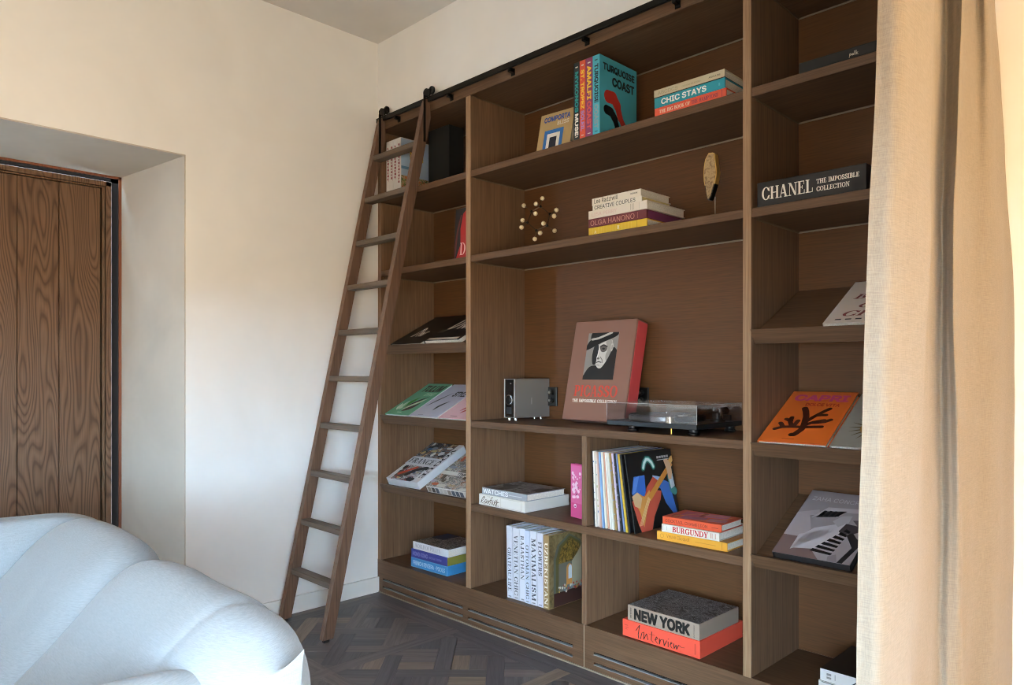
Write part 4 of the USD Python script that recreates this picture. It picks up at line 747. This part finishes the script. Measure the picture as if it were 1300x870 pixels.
for a, b, w, bd, c in (((.07, .07), (.1, .19), .016, .2, '#3f8f2a'), ((.09, .06), (.165, .2), .012, .25, '#2d130f'), ((.085, .05), (.175, .175), .011, .1, '#ece6cf'), ((.1, .035), (.165, .13), .017, -.3, '#4d1f1a'), ((.065, .05), (.055, .15), .016, .1, '#d6efda'), ((.05, .045), (.025, .12), .013, .1, '#e2f2e5')): B.prt('leaf', leaf(a, b, w, bd), 'top', c, 2)
B.prt('small_print', R(.08, .022, .115, .027), 'top', '#cfe8d2')
B = flatbook('book', 'pale lilac-grey book with thin black leaf strokes, middle of its display shelf', (.2655, .0215, .9511), (.2238, .3437, .021), '#c2c3d3', .0047); B.prt('title', fitp(poster('STYLE'), .115, .21, .1, .055), 'top', '#17161b')
for a, b, w, bd in (((.03, .1), (.1, .25), .0055, .1), ((.125, .06), (.165, .16), .009, .5)): B.prt('leaf', leaf(a, b, w, bd), 'top', '#20202a', 2)
B.prt('small_print', R(.06, .012, .1, .016), 'top', '#8d8d9c')
B = flatbook('book', 'pink book with red leaf strokes beside the divider, on a display shelf', (.505, .0215, .9511), (.216, .335, .021), '#e6b9be', 0.0)
B.prt('cover_band', R(.0, .2, .216, .335), 'top', '#e3a9a0')
for a, b, w, bd in (((.09, .07), (.17, .19), .009, .2), ((.11, .05), (.19, .15), .01, .2), ((.12, .12), (.17, .24), .014, .2)): B.prt('leaf', leaf(a, b, w, bd), 'top', '#b5302a', 2)
B.prt('small_print', R(.07, .02, .12, .024), 'top', '#9c6d74')
def collage(b, a, l, seed, n, pal, zones=None):
    rg = random.Random(seed)
    for k in range(n):
        x0, y0 = rg.uniform(0, a * .85), rg.uniform(0, l * .9); wx, wy = rg.uniform(.02, .07), rg.uniform(.015, .06)
        g = affinity.rotate(R(x0, y0, min(x0 + wx, a), min(y0 + wy, l)), rg.uniform(-14, 14)).intersection(R(.001, .001, a - .001, l - .001))
        if rg.random() < .4: g = g.intersection(ell(x0 + wx / 2, y0 + wy / 2, wx * .52, wy * .55))
        if not g.is_empty: b.prt('cover_photo', g, 'top', rg.choice(pal), 1 + k % 5)
PAL = ['#17171a', '#2b2b2f', '#d9d9d9', '#8d9096', '#b5452c', '#2f5d86', '#c9b37a', '#e4e2dd', '#5d5148', '#3a3d44']
B = slipcase('book', 'thick white boxed book with a photo collage on the lower display shelf', (.0585, .0319, .5846), (.2656, .3678, .044), '#dcdde0', .0234, -TILT); B.prt('cover_photo', R(.001, .222, .226, .3665), 'top', None, mat=photo('fashion_photo', [(.36, '#15151a'), (.46, '#2b2a2e'), (.49, '#9a9da2'), (.52, '#1d1d22'), (.56, '#8a4a32'), (.6, '#c9b27a'), (.66, '#d9d9dc')], 16., 6., 1.)); B.prt('cover_photo', R(.04, .001, .21, .138), 'top', None, mat=photo('fashion_photo_low', [(.36, '#17171c'), (.44, '#d9dade'), (.5, '#8d9096'), (.53, '#2b2b30'), (.58, '#b8492d'), (.62, '#2f5d86'), (.7, '#e2e2e4')], 18., 2., 1.)); collage(B, .22, .13, 5, 12, PAL); 
rgc = random.Random(8)
for k in range(12):
    x0, y0 = rgc.uniform(.0, .18), rgc.uniform(.24, .34); B.prt('cover_photo', ell(x0 + .02, y0, rgc.uniform(.012, .035), rgc.uniform(.008, .022)).intersection(R(.001, .225, .225, .366)), 'top', rgc.choice(PAL), 1 + k % 4)
B.prt('title_band', R(.0, .145, .225, .215), 'top', '#d4d6da', 6); B.prt('title', fitp(serif('FRANCE'), .012, .157, .2, .045), 'top', '#33353b', 7); B.prt('cover_photo', hand([[(.12, .05), (.15, .1), (.2, .125), (.22, .12)]], .014), 'top', '#1c1d20', 7); B.prt('cover_photo', hand([[(.06, .05), (.11, .1), (.13, .12)]], .012), 'top', '#b8492d', 6)
B.prt('cover_band', R(.228, .0, .2655, .3675), 'top', '#e2e3e6', 8); B.prt('band_letters', down(serif('VOGUE'), .234, .04, .026, .28).buffer(.0008), 'top', '#17171a', 9)
B = slipcase('book', 'boxed book with a pastel photo collage beside the divider on the lower display shelf', (.4028, .0301, .5836), (.2996, .33, .04), '#d3cfca', .0288, -TILT); B.prt('cover_photo', R(.001, .001, .298, .329), 'top', None, mat=photo('travel_photo', [(.34, '#4a4238'), (.42, '#d2ccc2'), (.48, '#8b8478'), (.52, '#5d5a68'), (.56, '#d8d2c8'), (.62, '#a8714d'), (.7, '#2f2c2c')], 20., 3., 1.)); collage(B, .29, .33, 9, 22, ['#8b8fa0', '#d8d3cb', '#3f3a3a', '#c9663f', '#b8b0c6', '#7d7668', '#5a4a38', '#e2ddd6', '#caa54d'])
B.prt('cover_band', R(.0, .11, .26, .14), 'top', '#e2dfd9', 7); B.prt('title', fitp(sans('TIME LIFE', True), .12, .114, .13, .02), 'top', '#17171a', 8)
rgc = random.Random(4)
for k in range(9): B.prt('edge_photo', R(.01 + k * .03, .006, .034 + k * .03, .034), 'front', rgc.choice(['#4b505c', '#8a7d70', '#3d3733', '#b9b3ad', '#6b5a4d']))
x, y, z = .2473, .0371, SB
B = slipcase('book', 'sky blue boxed book at the bottom of the left base stack', (x, y, z), (.2866, .24, .0505), '#3f8fc9', .033); B.prt('title', fitp(sans('FRENCH RIVIERA · POOLS', True), .018, .014, .25, .022), 'front', '#b9dcef'); B.prt('spine_panel', R(.002, .003, .284, .048).difference(R(.003, .004, .283, .047)), 'front', '#7fb9dd')
z += .0509; B = slipcase('book', 'purple-blue boxed book with olive side in the left base stack', (x + .005, y - .003, z), (.2844, .24, .045), '#3d3f8d', .0314); B.prt('title', fitp(sans('HONG KONG', True), .014, .012, .12, .021), 'front', '#8a87c4'); B.prt('subtitle', fitp(sans('HERITAGE CUISINE'), .142, .015, .1, .011), 'front', '#7d7ab8'); B.part('side_panel', bx(.284, .2852, .002, .238, .001, .044), plain('#8f8a3d', .6), 'olive side')
z += .0454; B = book('book', 'white book with a dark photographic cover, topmost of the left base stack', (x + .0175, y, z), (.2805, .24, .0386), 'flat', '#e0e3e8', .0218, back='#e0e3e8'); B.prt('title', fitp(serif('WORLD OF POLLEN'), .02, .009, .2, .021), 'front', '#aeb2ba'); B.prt('cover_photo', R(.002, .002, .278, .238), 'top', None, mat=photo('rooftop_cover', [(.32, '#12161f'), (.44, '#1a1412'), (.475, '#c9c6be'), (.5, '#3d1f14'), (.54, '#14100e'), (.57, '#d5d2ca'), (.6, '#5d2c1c'), (.66, '#10131c')], 20., 12., 1.5)); B.prt('cover_photo', R(.002, .12, .1, .238), 'top', '#16223f', 2)
# --- right bay, from the top
B = slipcase('book', 'black book with a tiny pale script word, on the top shelf by the curtain', (2.31, .045, S1 + .001), (.31, .25, .052), '#141210'); 
B.prt('title', fitp(hand([[(0, -.3), (.1, .6), (.3, .5), (.2, .1), (.05, .1)], [(.6, .5), (.4, .3), (.5, .05), (.65, .4), (.68, .05)], [(.85, 1.), (.85, .05)], [(1.1, 1.), (1.1, .0)], [(1.35, .5), (1.1, .3), (1.4, 0)]], .05), .157, .022, .028, .018), 'front', '#d9d2c0')
B = slipcase('book', 'long black boxed book with white serif lettering lying on a right bay shelf', (2.183, .012, S2 - .002), (.345, .30, .0835), '#1f1a18', .02); B.prt('title', fitp(serif('CHANEL', .01), .017, .022, .167, .043), 'front', '#ece4d6'); B.prt('subtitle', fitp(serif('THE IMPOSSIBLE', .025), .196, .046, .128, .0155), 'front', '#ece4d6'); B.prt('subtitle', fitp(serif('COLLECTION', .025), .196, .022, .1, .0155), 'front', '#ece4d6')
B = flatbook('book', 'white book with dark red italic capitals half hidden by the curtain', (2.3986, .0229, 1.3268), (.25, .345, .024), '#dbcfc4', .0403)
for t, x0, y0, w_, h_ in (('BOOK', .037, .19, .165, .04), ('OF', .072, .115, .09, .038), ('CHIC', .042, .05, .165, .042)): B.prt('title', fitp(affinity.skew(serif(t, .012), 14), x0, y0, w_, h_), 'top', '#7d2a22')
B.prt('stitching', unary_union([R(.03 + k * .03, .022, .048 + k * .03, .03) for k in range(7)]), 'top', '#2a2220')
B = flatbook('book', 'orange book with a dark brown coral branch and pink title', (2.1824, .0211, .9509), (.2237, .3477, .02), '#e8702a', .0395); B.prt('title', fitp(poster('CAPRI'), .022, .278, .185, .045), 'top', '#d4457d'); B.prt('subtitle', fitp(poster('DOLCE VITA'), .075, .243, .115, .021), 'top', '#c9371f')
coral = [[(.105, .05), (.118, .085), (.115, .12), (.105, .17), (.092, .205), (.082, .225)], [(.115, .11), (.14, .135), (.17, .15)], [(.112, .13), (.13, .17), (.15, .205), (.165, .228)], [(.135, .18), (.165, .185)], [(.11, .1), (.08, .1), (.05, .095), (.03, .08)], [(.08, .1), (.065, .13), (.06, .16)], [(.052, .095), (.04, .115), (.035, .12)], [(.085, .1), (.088, .14)], [(.115, .1), (.15, .105), (.175, .108)], [(.14, .13), (.175, .14), (.19, .155)], [(.065, .135), (.045, .148)]]
B.prt('artwork', unary_union([LineString(c).buffer(.0105 if k < 1 else .0078, quad_segs=4) for k, c in enumerate(coral)] + [Point(.098, .05).buffer(.011)]), 'top', '#4a1d12'); B.prt('small_print', R(.075, .022, .115, .025), 'top', '#a8481f')
B = flatbook('book', 'grey book with a spiky golden sun behind the curtain edge', (2.4203, .0211, .9509), (.245, .338, .02), '#97958b', .0354); 
B.prt('artwork', unary_union([Polygon([(.1 + .034 * math.cos(t - .12), .118 + .036 * math.sin(t - .12)), (.1 + .034 * math.cos(t + .12), .118 + .036 * math.sin(t + .12)), (.1 + .075 * math.cos(t), .118 + .08 * math.sin(t))]) for t in np.arange(0, 2 * PI, PI / 9)]), 'top', '#5d4a1c'); B.prt('artwork', ell(.1, .118, .042, .045), 'top', '#a8771f', 2); B.prt('title', fitp(poster('SICILY'), .015, .285, .17, .034), 'top', '#2a2622')
B = flatbook('book', 'mauve-grey book with a black and white architecture photograph', (2.2346, .0256, .5812), (.2467, .3618, .03), '#231f1f', .0046, spine='#231f1f', pages=plain('#2a2626', .8)); A_, L_ = .2467, .3618
cv = B.prt('cover_photo', R(.0, .0, A_, L_), 'top', '#a49a9b')
def zp(pts, c, l, name='print_tone'): B.prt(name, Polygon([(a * A_, b * L_) for a, b in pts]).buffer(.0006).intersection(R(0, 0, A_, L_)), 'top', c, l, cv)
zp([(0, 0), (.6, 0), (.45, .12), (.22, .1), (.2, .27), (0, .27)], '#7d6560', 2); zp([(0, .27), (.22, .27), (.3, .4), (.18, .6), (.3, .62), (.26, .7), (0, .62)], '#b9aeb0', 2); zp([(.2, .08), (.26, .12), (.72, .52), (.72, .43), (.4, .38), (.2, .3)], '#c9c2c5', 3); zp([(.22, .1), (.5, .14), (.74, .42), (.7, .56), (.34, .42), (.24, .3)], '#cbc3c7', 3)
zp([(.22, .57), (.4, .68), (.8, .72), (1, .66), (1, .72), (.8, .78), (.36, .75)], '#c6bdbf', 3); zp([(.28, .58), (.33, .68), (.62, .72), (.52, .62)], '#3a3433', 4); zp([(.52, .55), (.6, .64), (.72, .66), (.72, .56), (.62, .48)], '#b8b0b2', 5); zp([(.7, .54), (.92, .52), (.98, .5), (.86, .42), (.72, .38), (.66, .42)], '#4b4446', 4)
for k in range(7): zp([(.45 + k * .045, .10 + k * .055), (.72 + k * .012, .08 + k * .055), (.73 + k * .012, .105 + k * .055), (.47 + k * .045, .135 + k * .055)], '#1c191a', 5, 'stair_tread')
for k in range(4): zp([(.3 + k * .07, .6 + k * .01), (.34 + k * .07, .69 + k * .006), (.37 + k * .07, .69 + k * .006), (.34 + k * .07, .6 + k * .01)], '#17151a', 6, 'window_slit')
zp([(.84, .0), (.9, .0), (1., .28), (1., .4), (.93, .34), (.84, .42), (.78, .38), (.92, .22)], '#2a2526', 5); zp([(.78, .1), (.84, .0), (.72, .0), (.7, .06)], '#8d8284', 5); zp([(.93, .0), (1, .0), (1, .2)], '#9c9193', 5); zp([(.76, .6), (1, .64), (1, .54), (.86, .52)], '#6d6466', 3)
B.prt('title', fitp(sans('ZAHA CONCRETE'), .02, L_ * .84, .2, .022), 'top', '#c9c3c4', 2, cv)
B = book('book', 'white-spined book with a black cover, upper of the two by the curtain foot', (2.385, .03, SB + .0504), (.30, .26, .038), 'flat', '#191717', .0, spine='#dcd9d6', back='#dcd9d6'); B.prt('spine_panel', R(0.0, .001, .3, .037), 'front', '#dcd9d6'); B.prt('small_print', unary_union([R(.02, .02, .034, .027), R(.02, .01, .034, .016), R(.045, .01, .047, .028)]), 'front', '#8d8a88', 2); B.prt('spine_art', hand([[(.09, .006), (.12, .03), (.15, .012), (.2, .032), (.26, .008)]], .0016), 'front', '#2a2828', 2)
B = book('book', 'white-spined book with fine black lines, lower of the two by the curtain foot', (2.38, .028, SB), (.31, .27, .050), 'flat', '#d9d6d2'); B.prt('spine_art', hand([[(.02, .01), (.1, .04), (.16, .012), (.24, .044), (.3, .02)], [(.05, .044), (.14, .024), (.28, .04)]], .0014), 'front', '#3a3836'); B.prt('spine_mark', R(.01, .046, .3, .0478), 'front', '#2a2828')
